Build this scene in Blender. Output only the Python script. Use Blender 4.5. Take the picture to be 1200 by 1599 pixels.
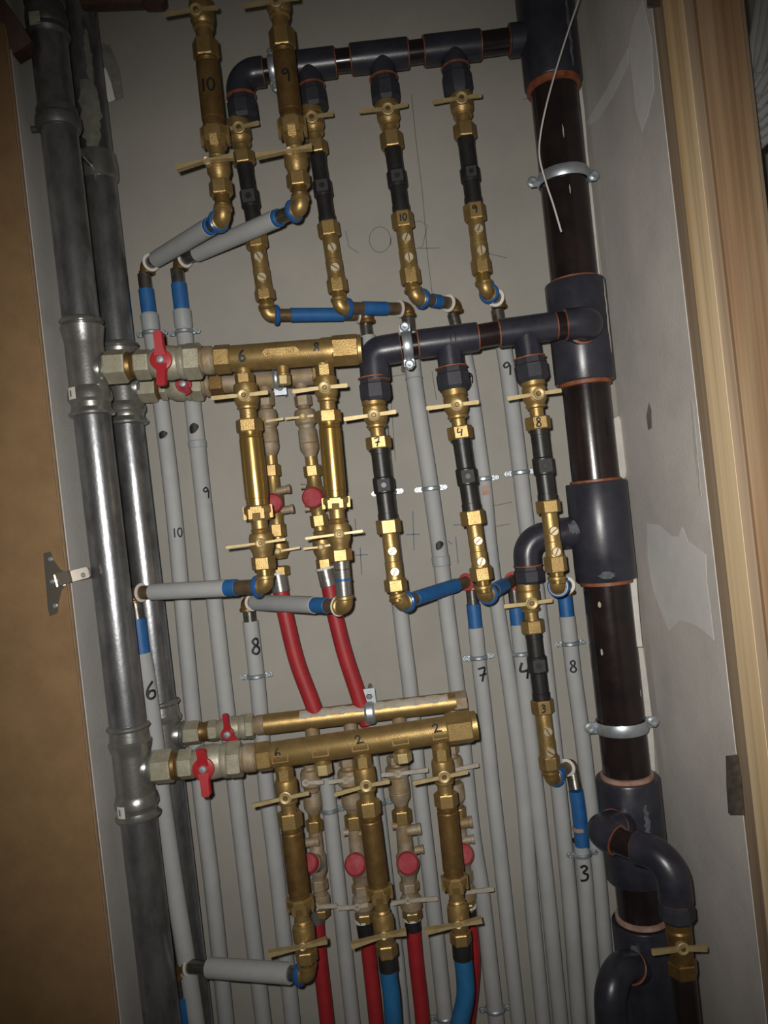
import bpy, math, random
from mathutils import Vector, Matrix
random.seed(7)
for o in list(bpy.data.objects): bpy.data.objects.remove(o)
SC = bpy.context.scene
COL = SC.collection
# ------------------------------------------------------------------ camera
F, D, ZC, ROLL = 1200.0, 1.09, 1.40, math.radians(6.45)
CR, SR = math.cos(ROLL), math.sin(ROLL)
cam = bpy.data.cameras.new('camera')
cam.sensor_fit = 'VERTICAL'; cam.sensor_height = 36.0; cam.lens = 36.0*F/1599.0
cam.clip_start = 0.02
co = bpy.data.objects.new('camera', cam); COL.objects.link(co); SC.camera = co
co.matrix_world = Matrix(((CR, SR, 0, 0), (0, 0, -1, -D), (-SR, CR, 0, ZC), (0, 0, 0, 1)))
# ------------------------------------------------------------------ light
world = bpy.data.worlds.new('room_air'); SC.world = world; world.use_nodes = True
bg = world.node_tree.nodes['Background']
bg.inputs['Color'].default_value = (0.95, 0.85, 0.70, 1); bg.inputs['Strength'].default_value = 0.03
fl = bpy.data.lights.new('phone_flash', 'SPOT')
fl.energy = 36.5; fl.color = (1.0, 0.965, 0.92); fl.shadow_soft_size = 0.006
fl.spot_size = math.radians(90); fl.spot_blend = 1.0
flo = bpy.data.objects.new('phone_flash', fl); COL.objects.link(flo)
flo.location = (-0.016, -D-0.005, ZC+0.022)
flo.rotation_euler = (Vector((0.02, 0, ZC-0.035))-flo.location).to_track_quat('-Z', 'Y').to_euler()
vs = SC.view_settings
SC.display_settings.display_device = 'sRGB'
vs.view_transform = 'Standard'; vs.look = 'None'; vs.gamma = 1.0; vs.use_curve_mapping = False
vs.exposure = 0.0
# ------------------------------------------------------------------ maths: a picture point at a real distance d (m) from the back wall
def P(px, py, d=0.0):
    u = (px-600.0)/F; v = (799.5-py)/F; k = D-d
    return Vector(((u*CR+v*SR)*k, -d, ZC+(-u*SR+v*CR)*k))
def SCL(d): return F/(D-d)
FR = Vector((0, -1, 0))
# ------------------------------------------------------------------ materials
MATS = {}
def mat(name, c1, rough=0.5, metal=0.0, c2=None, scale=30, bump=0.0, bscale=200, rvar=0.0, coat=0.0, stretch=None, contrast=(0.35, 0.7), emis=None):
    m = bpy.data.materials.new(name); m.use_nodes = True; nt = m.node_tree; n = nt.nodes; l = nt.links
    b = n['Principled BSDF']
    b.inputs['Base Color'].default_value = (*c1, 1); b.inputs['Roughness'].default_value = rough
    b.inputs['Metallic'].default_value = metal
    if coat: b.inputs['Coat Weight'].default_value = coat; b.inputs['Coat Roughness'].default_value = 0.15
    tc = n.new('ShaderNodeTexCoord'); mp = n.new('ShaderNodeMapping')
    geo = n.new('ShaderNodeNewGeometry')
    l.new(geo.outputs['Position'], mp.inputs['Vector'])
    if stretch: mp.inputs['Scale'].default_value = stretch
    if c2:
        t = n.new('ShaderNodeTexNoise'); t.inputs['Scale'].default_value = scale; t.inputs['Detail'].default_value = 6
        t.inputs['Roughness'].default_value = 0.65
        l.new(mp.outputs[0], t.inputs['Vector'])
        r = n.new('ShaderNodeValToRGB'); r.color_ramp.elements[0].position = contrast[0]; r.color_ramp.elements[1].position = contrast[1]
        r.color_ramp.elements[0].color = (*c1, 1); r.color_ramp.elements[1].color = (*c2, 1)
        l.new(t.outputs['Fac'], r.inputs[0]); l.new(r.outputs[0], b.inputs['Base Color'])
        if rvar:
            mr = n.new('ShaderNodeMapRange'); mr.inputs['To Min'].default_value = max(0.02, rough-rvar); mr.inputs['To Max'].default_value = min(1, rough+rvar)
            l.new(t.outputs['Fac'], mr.inputs['Value']); l.new(mr.outputs[0], b.inputs['Roughness'])
    if bump:
        t2 = n.new('ShaderNodeTexNoise'); t2.inputs['Scale'].default_value = bscale; t2.inputs['Detail'].default_value = 3
        l.new(mp.outputs[0], t2.inputs['Vector'])
        bp = n.new('ShaderNodeBump'); bp.inputs['Strength'].default_value = bump; bp.inputs['Distance'].default_value = 0.001
        l.new(t2.outputs['Fac'], bp.inputs['Height']); l.new(bp.outputs[0], b.inputs['Normal'])
    MATS[name] = m
    return m
mat('brass_cast', (0.43, 0.295, 0.115), 0.40, 0.72, (0.29, 0.19, 0.07), 70, 0.25, 900, 0.08)
mat('brass_tube', (0.42, 0.275, 0.085), 0.27, 0.80, (0.32, 0.20, 0.055), 30, 0.08, 500, 0.05, stretch=(1, 1, 0.2))
mat('brass_dark', (0.25, 0.15, 0.05), 0.42, 0.68, (0.15, 0.085, 0.03), 60, 0.25, 700)
mat('brass_dusty', (0.27, 0.19, 0.10), 0.62, 0.35, (0.37, 0.32, 0.25), 45, 0.3, 800, contrast=(0.42, 0.66))
mat('brass_handle', (0.47, 0.37, 0.19), 0.48, 0.45, (0.36, 0.27, 0.12), 80)
mat('plug_metal', (0.66, 0.57, 0.38), 0.42, 0.75)
mat('brown_metal', (0.13, 0.085, 0.05), 0.40, 0.55, (0.20, 0.14, 0.09), 90)
mat('galvanised', (0.36, 0.37, 0.38), 0.31, 0.85, (0.15, 0.155, 0.165), 45, 0.15, 300, 0.12, stretch=(1, 1, 0.5))
mat('galvanised_dirty', (0.17, 0.17, 0.17), 0.48, 0.6, (0.09, 0.085, 0.08), 38, 0.12, 300, 0.10)
mat('galvanised_fitting', (0.38, 0.38, 0.36), 0.30, 0.80, (0.26, 0.25, 0.23), 60, 0.15, 260, 0.12)
mat('bare_steel', (0.24, 0.23, 0.21), 0.30, 0.85, (0.12, 0.11, 0.095), 120, 0.1, 400)
mat('zinc', (0.55, 0.61, 0.65), 0.40, 0.8, (0.42, 0.47, 0.50), 150)
mat('nickel_dusty', (0.42, 0.40, 0.31), 0.5, 0.45, (0.30, 0.27, 0.18), 60, 0.3, 600)
mat('nickel', (0.50, 0.45, 0.38), 0.25, 0.9)
mat('pvc_fitting', (0.018, 0.018, 0.027), 0.33, 0, (0.034, 0.034, 0.045), 30, 0.06, 300, 0.08)
mat('pvc_pipe', (0.010, 0.007, 0.008), 0.22, 0, (0.020, 0.013, 0.012), 24, 0.04, 200, 0.06)
mat('glue', (0.16, 0.045, 0.018), 0.5, 0, (0.30, 0.10, 0.045), 120)
mat('glue_pale', (0.42, 0.30, 0.24), 0.6, 0, (0.27, 0.13, 0.09), 60)
mat('black_plastic', (0.012, 0.011, 0.011), 0.42, 0, (0.022, 0.02, 0.019), 60, 0.1, 500)
mat('adapter_plastic', (0.017, 0.017, 0.024), 0.62, 0, (0.03, 0.03, 0.038), 60, 0.15, 300)
mat('black_matte', (0.03, 0.03, 0.032), 0.7)
mat('grey_sleeve', (0.365, 0.372, 0.365), 0.75, 0, (0.305, 0.315, 0.315), 18, 0.25, 900)
mat('grey_collar', (0.30, 0.32, 0.32), 0.55)
mat('blue_tape', (0.012, 0.085, 0.25), 0.5, 0, (0.02, 0.12, 0.31), 50, 0.1, 600)
mat('blue_ring', (0.015, 0.085, 0.26), 0.3)
mat('blue_hose', (0.012, 0.10, 0.24), 0.5, 0, (0.02, 0.13, 0.28), 50)
mat('red_hose', (0.34, 0.018, 0.022), 0.50, 0, (0.26, 0.014, 0.020), 40, 0.05, 300)
mat('red_plastic', (0.34, 0.012, 0.018), 0.5)
mat('red_dusty', (0.29, 0.018, 0.03), 0.7, 0, (0.37, 0.10, 0.09), 80, contrast=(0.45, 0.9))
mat('red_tape', (0.36, 0.05, 0.05), 0.6)
mat('white_plastic', (0.62, 0.60, 0.55), 0.5)
mat('dusty_white', (0.42, 0.39, 0.34), 0.8, 0, (0.32, 0.27, 0.2), 120)
mat('ink', (0.006, 0.006, 0.007), 0.6)
mat('pencil', (0.13, 0.125, 0.12), 0.9)
mat('blue_pencil', (0.13, 0.15, 0.20), 0.9)
mat('plaster_olive', (0.20, 0.20, 0.15), 0.85, 0, (0.11, 0.108, 0.09), 70, 0.4, 300)
mat('scuff', (0.13, 0.14, 0.16), 0.8, 0, (0.05, 0.05, 0.06), 120)
mat('stain', (0.17, 0.165, 0.145), 0.9, 0, (0.26,0.25,0.215), 60)
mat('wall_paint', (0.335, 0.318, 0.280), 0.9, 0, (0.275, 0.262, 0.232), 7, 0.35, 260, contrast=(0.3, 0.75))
mat('wall_left_lifted', (0.50, 0.485, 0.455), 0.9, 0, (0.40, 0.385, 0.36), 8, 0.3, 260, contrast=(0.3, 0.7))  # paler than the back wall, light lost to grazing flash put into the colour
mat('wall_side', (0.74, 0.70, 0.65), 0.9, 0, (0.57, 0.54, 0.505), 8, 0.3, 260, contrast=(0.3,0.7))  # right wall colour raised further to stand in for missing side light
mat('filler', (0.60, 0.58, 0.53), 0.9, 0, (0.50, 0.48, 0.44), 60, 0.5, 200)
mat('patch', (0.80, 0.79, 0.76), 0.9, 0, (0.74, 0.72, 0.69), 40)
mat('mdf', (0.235, 0.140, 0.062), 0.7, 0, (0.185, 0.108, 0.046), 26, 0.1, 900)
mat('mdf_edge', (0.36, 0.25, 0.15), 0.8, 0, (0.28, 0.18, 0.10), 60)
def wood(name, c1, c2, c3, sc, rough=0.55):
    m = mat(name, c1, rough); nt = m.node_tree; n = nt.nodes; l = nt.links; b = n['Principled BSDF']
    g = [x for x in n if x.type == 'NEW_GEOMETRY'][0]
    mp = n.new('ShaderNodeMapping'); mp.inputs['Scale'].default_value = (1.0, 1.0, 0.035); l.new(g.outputs['Position'], mp.inputs[0])
    t = n.new('ShaderNodeTexNoise'); t.inputs['Scale'].default_value = sc; t.inputs['Detail'].default_value = 5; t.inputs['Distortion'].default_value = 1.2
    l.new(mp.outputs[0], t.inputs['Vector'])
    w = n.new('ShaderNodeTexNoise'); w.inputs['Scale'].default_value = sc*7; w.inputs['Detail'].default_value = 3
    mp2 = n.new('ShaderNodeMapping'); mp2.inputs['Scale'].default_value = (1.0, 1.0, 0.012); l.new(g.outputs['Position'], mp2.inputs[0]); l.new(mp2.outputs[0], w.inputs['Vector'])
    r = n.new('ShaderNodeValToRGB'); e = r.color_ramp.elements; e[0].position = 0.30; e[0].color = (*c1, 1); e[1].position = 0.72; e[1].color = (*c3, 1)
    k = e.new(0.52); k.color = (*c2, 1)
    l.new(t.outputs['Fac'], r.inputs[0])
    mx = n.new('ShaderNodeMix'); mx.data_type = 'RGBA'; mx.blend_type = 'MULTIPLY'; mx.inputs[0].default_value = 0.55
    r2 = n.new('ShaderNodeValToRGB'); r2.color_ramp.elements[0].position = 0.35; r2.color_ramp.elements[0].color = (0.55, 0.5, 0.45, 1); r2.color_ramp.elements[1].position = 0.6; r2.color_ramp.elements[1].color = (1, 1, 1, 1)
    l.new(w.outputs['Fac'], r2.inputs[0]); l.new(r.outputs[0], mx.inputs[6]); l.new(r2.outputs[0], mx.inputs[7]); l.new(mx.outputs[2], b.inputs['Base Color'])
wood('wood_red', (0.31, 0.175, 0.095), (0.39, 0.25, 0.14), (0.45, 0.34, 0.205), 28)
wood('wood_pine', (0.92, 0.67, 0.36), (0.96, 0.74, 0.45), (0.74, 0.45, 0.17), 14)
wood('wood_brown', (0.34, 0.25, 0.165), (0.39, 0.29, 0.195), (0.44, 0.335, 0.23), 30)
wood('wood_dark', (0.05, 0.022, 0.014), (0.07, 0.03, 0.02), (0.09, 0.045, 0.03), 30)
# ------------------------------------------------------------------ mesh builder
def basis(w):
    w = w.normalized()
    f = FR - w*FR.dot(w)
    if f.length < 0.25:
        f = Vector((0, 0, 1)) - w*w.z
    f.normalize()
    return w, f.cross(w).normalized(), f
class MB:
    def __init__(s): s.v = []; s.f = []
    def rings(s, rs, cap0=True, cap1=True):
        b = len(s.v); n = len(rs[0])
        for r in rs: s.v.extend(r)
        for i in range(len(rs)-1):
            for j in range(n):
                k = (j+1) % n
                s.f.append((b+i*n+j, b+i*n+k, b+(i+1)*n+k, b+(i+1)*n+j))
        if cap0: s.f.append(tuple(b+j for j in range(n))[::-1])
        if cap1: s.f.append(tuple(b+(len(rs)-1)*n+j for j in range(n)))
        return s
    def lathe(s, o, w, prof, n=28, ph=0.0, cap=True):
        w, sd, f = basis(w); rs = []
        for t, r in prof:
            rs.append([o+w*t+(sd*math.cos(ph+2*math.pi*j/n)+f*math.sin(ph+2*math.pi*j/n))*max(r, 1e-5) for j in range(n)])
        return s.rings(rs, cap, cap)
    def hexn(s, a, b, r, cham=0.05):
        w = b-a; L = w.length; c = min(L*0.25, r*cham*1.6)
        return s.lathe(a, w, [(0, r*(1-cham)), (c, r), (L-c, r), (L, r*(1-cham))], 6)
    def cyl(s, a, b, r, r2=None, n=28, ch=0.0):
        L = (b-a).length; r2 = r if r2 is None else r2
        if ch: return s.lathe(a, b-a, [(0, r-ch), (ch, r), (L-ch, r2), (L, r2-ch)], n)
        return s.lathe(a, b-a, [(0, r), (L, r2)], n)
    def tube(s, pts, r, n=24, cap=True):
        rs = []; m = len(pts); nrm = None
        for i, p in enumerate(pts):
            t = (pts[min(i+1, m-1)]-pts[max(i-1, 0)]).normalized()
            if nrm is None:
                nrm = basis(t)[1]
            nrm = (nrm-t*nrm.dot(t)).normalized(); bn = t.cross(nrm)
            rr = r[i] if isinstance(r, (list, tuple)) else r
            rs.append([p+(nrm*math.cos(2*math.pi*j/n)+bn*math.sin(2*math.pi*j/n))*rr for j in range(n)])
        return s.rings(rs, cap, cap)
    def box(s, c, ax, ay, az, ch=0.0):
        # ax, ay, az: half-extent vectors; ch = chamfer on the ax/ay outline
        if ch <= 0: out = [(-1, -1), (1, -1), (1, 1), (-1, 1)]; o2 = [(x, y) for x, y in out]
        else:
            cx = min(ch/ax.length, .9); cy = min(ch/ay.length, .9)
            o2 = [(-1+cx, -1), (1-cx, -1), (1, -1+cy), (1, 1-cy), (1-cx, 1), (-1+cx, 1), (-1, 1-cy), (-1, -1+cy)]
        s.rings([[c+ax*x+ay*y-az for x, y in o2], [c+ax*x+ay*y+az for x, y in o2]])
        return s
    def prism(s, pts, ext):
        return s.rings([[p.copy() for p in pts], [p+ext for p in pts]])
    def ribbon(s, P3, W):   # P3: points; W: half width vectors
        b = len(s.v)
        for p, w in zip(P3, W): s.v += [p-w, p+w]
        for i in range(len(P3)-1): s.f.append((b+2*i, b+2*i+1, b+2*i+3, b+2*i+2))
        return s
    def make(s, name, m, org, parent=None):
        me = bpy.data.meshes.new(name); me.from_pydata([tuple(v-org) for v in s.v], [], s.f); me.update()
        import bmesh
        bm = bmesh.new(); bm.from_mesh(me); bmesh.ops.recalc_face_normals(bm, faces=bm.faces) if not getattr(s, 'keep', False) else None
        bm.to_mesh(me); bm.free()
        for p in me.polygons: p.use_smooth = True
        me.set_sharp_from_angle(angle=math.radians(28))
        me.materials.append(MATS[m])
        o = bpy.data.objects.new(name, me); COL.objects.link(o)
        if parent: o.parent = parent
        return o
class Thing:
    def __init__(s, name, label, cat, loc, group=None, kind=None):
        s.o = bpy.data.objects.new(name, None); s.o.empty_display_size = 0.01; COL.objects.link(s.o); s.loc = loc.copy(); s.o.location = loc
        s.o['label'] = label
        if cat: s.o['category'] = cat
        if group: s.o['group'] = group
        if kind: s.o['kind'] = kind
    def part(s, name, mb, m, parent=None, label=None):
        o = mb.make(name, m, s.loc, parent or s.o)
        if label: o['label'] = label
        return o
def solo(name, mb, m, label=None, cat=None, group=None, kind=None):
    c = Vector((0, 0, 0))
    for v in mb.v: c += v
    c /= len(mb.v)
    o = mb.make(name, m, c); o.location = c
    if label: o['label'] = label
    if cat: o['category'] = cat
    if group: o['group'] = group
    if kind: o['kind'] = kind
    return o
def fillet(p0, p1, p2, rad, n=10):
    a = (p0-p1).normalized(); b = (p2-p1).normalized()
    half = a.angle(b)/2; t = min(rad/math.tan(half), (p0-p1).length*.98, (p2-p1).length*.98)
    rad = t*math.tan(half); bis = (a+b).normalized(); c = p1+bis*(rad/math.sin(half))
    s0 = p1+a*t-c; s1 = p1+b*t-c; ang = s0.angle(s1); out = [p0]
    for i in range(n+1):
        k = i/n; out.append(c+(s0*math.sin((1-k)*ang)+s1*math.sin(k*ang))/math.sin(ang))
    out.append(p2); return out
def smooth(pts, n=8):
    out = []; m = len(pts)
    for i in range(m-1):
        p0 = pts[max(i-1, 0)]; p1 = pts[i]; p2 = pts[i+1]; p3 = pts[min(i+2, m-1)]
        for k in range(n):
            t = k/n
            out.append(0.5*((2*p1)+(p2-p0)*t+(2*p0-5*p1+4*p2-p3)*t*t+(3*p1-p0-3*p2+p3)*t**3))
    out.append(pts[-1]); return out
# ------------------------------------------------------------------ marker writing
G = {
 '0': [[(.3, 1), (.08, .75), (.05, .4), (.2, .05), (.42, .1), (.55, .5), (.5, .85), (.3, 1)]],
 '1': [[(.15, 1), (.13, .5), (.12, 0)]],
 '2': [[(.0, .75), (.2, 1), (.5, .9), (.45, .6), (.1, .05), (.45, .25), (.9, .2)]],
 '3': [[(.1, .85), (.35, 1), (.5, .8), (.25, .55), (.5, .4), (.4, .1), (.0, .0)]],
 '4': [[(.2, 1), (.05, .5), (.45, .5)], [(.6, .8), (.5, .4), (.4, 0)]],
 '6': [[(.45, 1), (.15, .65), (.05, .25), (.2, .0), (.5, .1), (.5, .4), (.25, .45), (.08, .25)]],
 '7': [[(.05, .9), (.55, .95), (.4, .5), (.25, 0)], [(.1, .45), (.65, .5)]],
 '8': [[(.5, .84), (.33, 1), (.12, .84), (.24, .6), (.46, .4), (.52, .18), (.3, 0), (.06, .16), (.16, .42), (.42, .62), (.5, .84)]],
 '9': [[(.5, .8), (.3, 1), (.05, .8), (.2, .6), (.5, .75), (.5, .4), (.45, 0)]],
 'N': [[(0, 0), (0, 1), (.5, 0), (.5, 1)]], 'I': [[(.1, 0), (.1, 1)]], 'T': [[(.3, 0), (.3, 1)], [(0, 1), (.6, 1)]],
 'W': [[(0, 1), (.15, 0), (.3, .7), (.45, 0), (.6, 1)]],
 'U': [[(0, 1), (.05, .1), (.4, .05), (.5, .5), (.5, 1)]],
 'o': [[(.3, .9), (.05, .5), (.3, .1), (.55, .5), (.3, .9)]],
}
def write(T, parent, text, c, R, U, h, r, curve='R', wid=0.13, m='ink', name='marking', slant=0.0, eps=0.0004, fr=FR):
    mb = MB(); mb.keep = True; adv = [0.42 if ch in '1I' else 0.72 for ch in text]; tot = sum(adv)-0.2
    def pos(u, v):
        if curve == 'R': return c+U*v+(R*math.sin(u/r)+fr*math.cos(u/r))*(r+eps)
        if curve == 'U': return c+R*u+(U*math.sin(v/r)+fr*math.cos(v/r))*(r+eps)
        return c+R*u+U*v+fr*(r+eps)
    for i, ch in enumerate(text):
        for st in G[ch]:
            pts = [Vector((x, y, 0)) for x, y in st]
            pts = smooth(pts, 5) if ch not in 'NITW' else smooth(pts, 1)
            p2 = [((p.x+sum(adv[:i])-tot/2+slant*(p.y-.5))*h, (p.y-.5)*h) for p in pts]
            L = []; Rr = []
            for k in range(len(p2)):
                a = p2[max(k-1, 0)]; b = p2[min(k+1, len(p2)-1)]
                dx, dy = b[0]-a[0], b[1]-a[1]; q = math.hypot(dx, dy) or 1
                nx, ny = -dy/q*h*wid/2, dx/q*h*wid/2
                L.append(pos(p2[k][0]+nx, p2[k][1]+ny)); Rr.append(pos(p2[k][0]-nx, p2[k][1]-ny))
            b0 = len(mb.v)
            for a, b in zip(L, Rr): mb.v += [a, b]
            for k in range(len(L)-1): mb.f.append((b0+2*k, b0+2*k+1, b0+2*k+3, b0+2*k+2))
    return T.part(name, mb, m, parent)
def blot(T, parent, c, R, U, rx, ry, r):
    mb = MB(); mb.keep = True; n = 18; m = 4
    for q in range(1, m+1):
        for j in range(n):
            a = 2*math.pi*j/n; k = (1+0.07*math.sin(3*a+1)+0.04*math.sin(5*a))*q/m
            u = rx*k*math.cos(a)+ry*.25*math.sin(a)*q/m; v = ry*k*math.sin(a)
            mb.v.append(c+U*v+(R*math.sin(u/r)+FR*math.cos(u/r))*(r+.0007))
    mb.v.append(c+FR*(r+.0007))
    for q in range(m-1):
        for j in range(n): mb.f.append((q*n+j, q*n+(j+1) % n, (q+1)*n+(j+1) % n, (q+1)*n+j))
    for j in range(n): mb.f.append((m*n, j, (j+1) % n))
    T.part('marking', mb, 'ink', parent)
# ================================================================== SETTING
XL = P(190, 740, 0).x; XR = P(970, 690, 0).x
Z0, Z1 = 0.15, 2.65
def slab(name, x0, x1, y0, y1, z0, z1, m, **k):
    mb = MB().box(Vector(((x0+x1)/2, (y0+y1)/2, (z0+z1)/2)), Vector(((x1-x0)/2, 0, 0)), Vector((0, (y1-y0)/2, 0)), Vector((0, 0, (z1-z0)/2)))
    return solo(name, mb, m, **k)
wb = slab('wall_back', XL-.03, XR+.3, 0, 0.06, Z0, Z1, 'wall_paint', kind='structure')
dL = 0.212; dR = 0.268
slab('wall_left', XL-.03, XL, -dL, 0, Z0, Z1, 'wall_left_lifted', kind='structure')
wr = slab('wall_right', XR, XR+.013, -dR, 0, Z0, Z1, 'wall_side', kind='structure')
def PX(px, py, X):   # where a picture point meets the side plane x = X
    u = (px-600.0)/F; v = (799.5-py)/F
    return D-X/(u*CR+v*SR)
# wooden door frame on the right: structure with its boards
dT = 0.345
tf = Thing('trim_1', 'wooden door frame boards on the right side of the shaft', None, Vector((XR+.03, -.3, ZC)), kind='structure')
def board(T, name, x0, x1, d0, d1, m, ch=.001):
    mb = MB().box(Vector(((x0+x1)/2, -(d0+d1)/2, (Z0+Z1)/2)), Vector(((x1-x0)/2, 0, 0)), Vector((0, (d1-d0)/2, 0)), Vector((0, 0, (Z1-Z0)/2)), ch)
    return T.part(name, mb, m)
board(tf, 'reveal_board', XR+.0005, XR+.0145, dR, .296, 'wood_brown')
board(tf, 'pine_stud', XR+.000, XR+.0006, .296, .341, 'wood_pine', .0001)
board(tf, 'stud_backing', XR+.0020, XR+.060, .296, .336, 'wood_brown')
xw = P(1166, 5, dT).x
board(tf, 'face_board', XR+.0120, xw-.0045, .3365, dT, 'wood_red')
board(tf, 'inner_board', XR+.0008, XR+.0118, .3365, .3405, 'wood_brown')
board(tf, 'edge_bead', xw-.004, xw, .325, dT-.002, 'wood_brown')
# cabinet door on the left with its hinge
xe = P(86, 740, .222).x
cd = Thing('cabinet_door', 'brown hardboard cabinet door standing open along the left edge', 'door', Vector((xe-.1, -.22, ZC)))
board(cd, 'panel', xe-.30, xe-.0012, .2125, .222, 'mdf')
board(cd, 'panel_edge', xe-.0011, xe, .2128, .2212, 'mdf_edge')
hp = MB(); a = P(76, 862, .223); b = P(88, 960, .223)
hp.prism([P(69, 864, .223), P(80, 861, .223), P(84, 874, .223), P(95, 889, .223), P(102, 893, .223), P(104, 914, .223), P(97, 921, .223), P(92, 942, .223), P(91, 957, .223), P(79, 962, .223), P(76, 950, .223)], Vector((0, -.0022, 0)))
h = cd.part('hinge', hp, 'nickel')
ha = MB()
def bar2(mb, p, q, w, t, ch=.001):
    ax = (q-p)/2; n = FR*t/2; up = ax.cross(n).normalized()*w/2
    mb.box((p+q)/2, ax, up, n, ch)
bar2(ha, P(79, 908, .230), P(110, 900, .228), .014, .010); bar2(ha, P(108, 901, .225), P(139, 893, .214), .0125, .004)
bar2(ha, P(76, 910, .235), P(87, 907, .235), .016, .004)
cd.part('hinge_arm', ha, 'nickel', h)
for q in [(79, 873, .225), (86, 946, .225), (130, 898, .219), (82, 908, .238)]:
    hs = MB(); p = P(*q); hs.lathe(p, FR, [(0, .0028), (.001, .0028), (.0018, .0018), (.0018, 0)], 14); cd.part('screw', hs, 'zinc', h)
# dark beam and rusty pipe in the top left corner
bm_ = MB(); bar2(bm_, P(-25, -10, .227), P(40, 84, .20), .030, .02); solo('wooden_brace', bm_, 'wood_dark', 'dark diagonal wooden brace in the top left corner', 'brace')
tb = Thing('rusty_pipe', 'dark rusty horizontal pipe along the top edge beside the steel risers', 'pipe', P(190, 3, .1))
tb.part('pipe', MB().tube([P(128, 3, .1), P(258, -2, .1)], .010), 'wood_dark'); tb.part('coupling', MB().hexn(P(226, 0, .1), P(254, -1, .1), .0135), 'wood_dark')
# filler in the corner
fb = MB()
fb.prism([P(x, y, .006) for x, y in [(956, 655), (966, 650), (972, 668), (974, 692), (977, 708), (977, 745), (968, 748), (960, 700)]], Vector((0, -.003, 0)))
solo('trim_2', fb, 'filler', 'pale filler smeared in the right corner above the middle tee', kind='structure')
fb = MB()
fb.prism([P(x, y, .02) for x, y in [(985, 868), (989, 850), (994, 900), (1000, 985), (1009, 1050), (1019, 1130), (1023, 1203), (1008, 1203), (1000, 1130), (990, 1040), (980, 960)]], Vector((0, -.003, 0)))
fb.prism([P(x, y, .084) for x, y in [(986, 866), (983, 900), (984, 922), (980, 940), (980, 960), (988, 967), (984, 985), (985, 1003), (993, 1010), (1004, 1010), (999, 960), (994, 900)]], Vector((0, .078, 0)))
solo('trim_3', fb, 'filler', 'pale flaking filler strip down the right corner behind the black stack', kind='structure')
fb = MB(); fb.prism([P(x, y, .02) for x, y in [(903, 132), (908, 134), (913, 175), (918, 240), (925, 300), (931, 365), (937, 430), (945, 520), (938, 520), (928, 400), (920, 300), (911, 205)]], Vector((0, -.002, 0)))
solo('trim_4', fb, 'filler', 'pale filler line down the right corner beside the upper stack', kind='structure')
fb = MB(); fb.prism([P(x, y, .003) for x, y in [(152, 66), (172, 72), (186, 105), (193, 152), (178, 158), (168, 148), (160, 120)]], Vector((0, -.002, 0)))
wp = solo('trim_5', fb, 'stain', 'dark and pale plaster smear on the wall beside the rear steel riser', kind='structure')
fb = MB(); fb.prism([P(x, y, .0052) for x, y in [(158, 104), (166, 108), (174, 130), (180, 156), (170, 160), (162, 140)]], Vector((0, -.001, 0)))
solo('trim_6', fb, 'patch', 'pale plaster dab on the wall beside the rear steel riser', kind='structure')
# light filler patches lying on the right wall
def wpatch(i, pts, label, m='patch'):
    mb = MB(); q = []
    for x, y in pts: q.append(P(x, y, PX(x, y, XR)))
    mb.prism(q, Vector((-.0002, 0, 0))); solo('trim_%d' % i, mb, m, label, kind='structure')
wpatch(7, [(1011, 817), (1030, 820), (1050, 838), (1060, 838), (1066, 822), (1075, 845), (1103, 866), (1104, 905), (1110, 950), (1116, 1000), (1100, 985), (1085, 975), (1063, 968), (1045, 985), (1035, 960), (1020, 920), (1012, 870)], 'pale filler patch on the right wall beside the second tee')
wpatch(8, [(1004, 0), (1018, 60), (1022, 140), (1012, 180), (1003, 206), (993, 170), (988, 120), (982, 75), (990, 30)], 'pale trowelled filler patch at the top of the right wall')
wpatch(9, [(916, 192), (921, 196), (935, 186), (958, 150), (982, 100), (981, 76), (950, 135)], 'pale trowelled filler streak on the upper right wall')
wpatch(10, [(1014, 628), (1018, 640), (1019, 668), (1013, 672), (1010, 650)], 'small dark smudge on the right wall', 'stain')
wpatch(11, [(1078, 620), (1083, 630), (1096, 775), (1093, 776), (1084, 700)], 'thin pale line along the edge of the right wall', 'filler')
# pencil marks on the back wall
def scrib(lines, m, w=.0010, label='pencil line'):
    mb = MB(); mb.keep = True
    for ln in lines:
        pts = [P(x, y, .0006) for x, y in ln]
        W = []
        for i in range(len(pts)):
            t = (pts[min(i+1, len(pts)-1)]-pts[max(i-1, 0)]).normalized(); W.append(t.cross(FR).normalized()*w/2)
        mb.ribbon(pts, W)
    return mb
def circ(cx, cy, rx, ry, n=22): return [(cx+rx*math.cos(6.6*i/n), cy+ry*math.sin(6.6*i/n)+i*.2) for i in range(n+1)]
pm = [[(643, 148), (650, 220), (660, 300), (668, 400), (678, 480)], [(655, 388), (687, 387)], circ(594, 372, 17, 21), [(630, 350), (655, 345), (668, 352), (660, 385), (645, 390)],
      [(560, 395), (545, 385), (540, 360)], [(610, 590), (612, 640), (618, 720)], [(600, 590), (640, 583)], [(675, 580), (682, 625)], [(770, 790), (800, 784)], [(775, 822), (797, 818)], [(760, 395), (792, 403)], [(817, 155), (828, 154)]]
o = scrib(pm, 'pencil').make('pencil_mark', 'pencil', wb.location, wb)
pm = [[(645, 798), (647, 860)], [(634, 835), (656, 834)], [(555, 810), (556, 838)], [(563, 855), (565, 897)], [(555, 867), (575, 866)], [(708, 820), (722, 819)], [(712, 838), (716, 880)], [(700, 845), (707, 850)]]
o = scrib(pm, 'blue_pencil', .0014).make('pencil_mark', 'blue_pencil', wb.location, wb)
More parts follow.
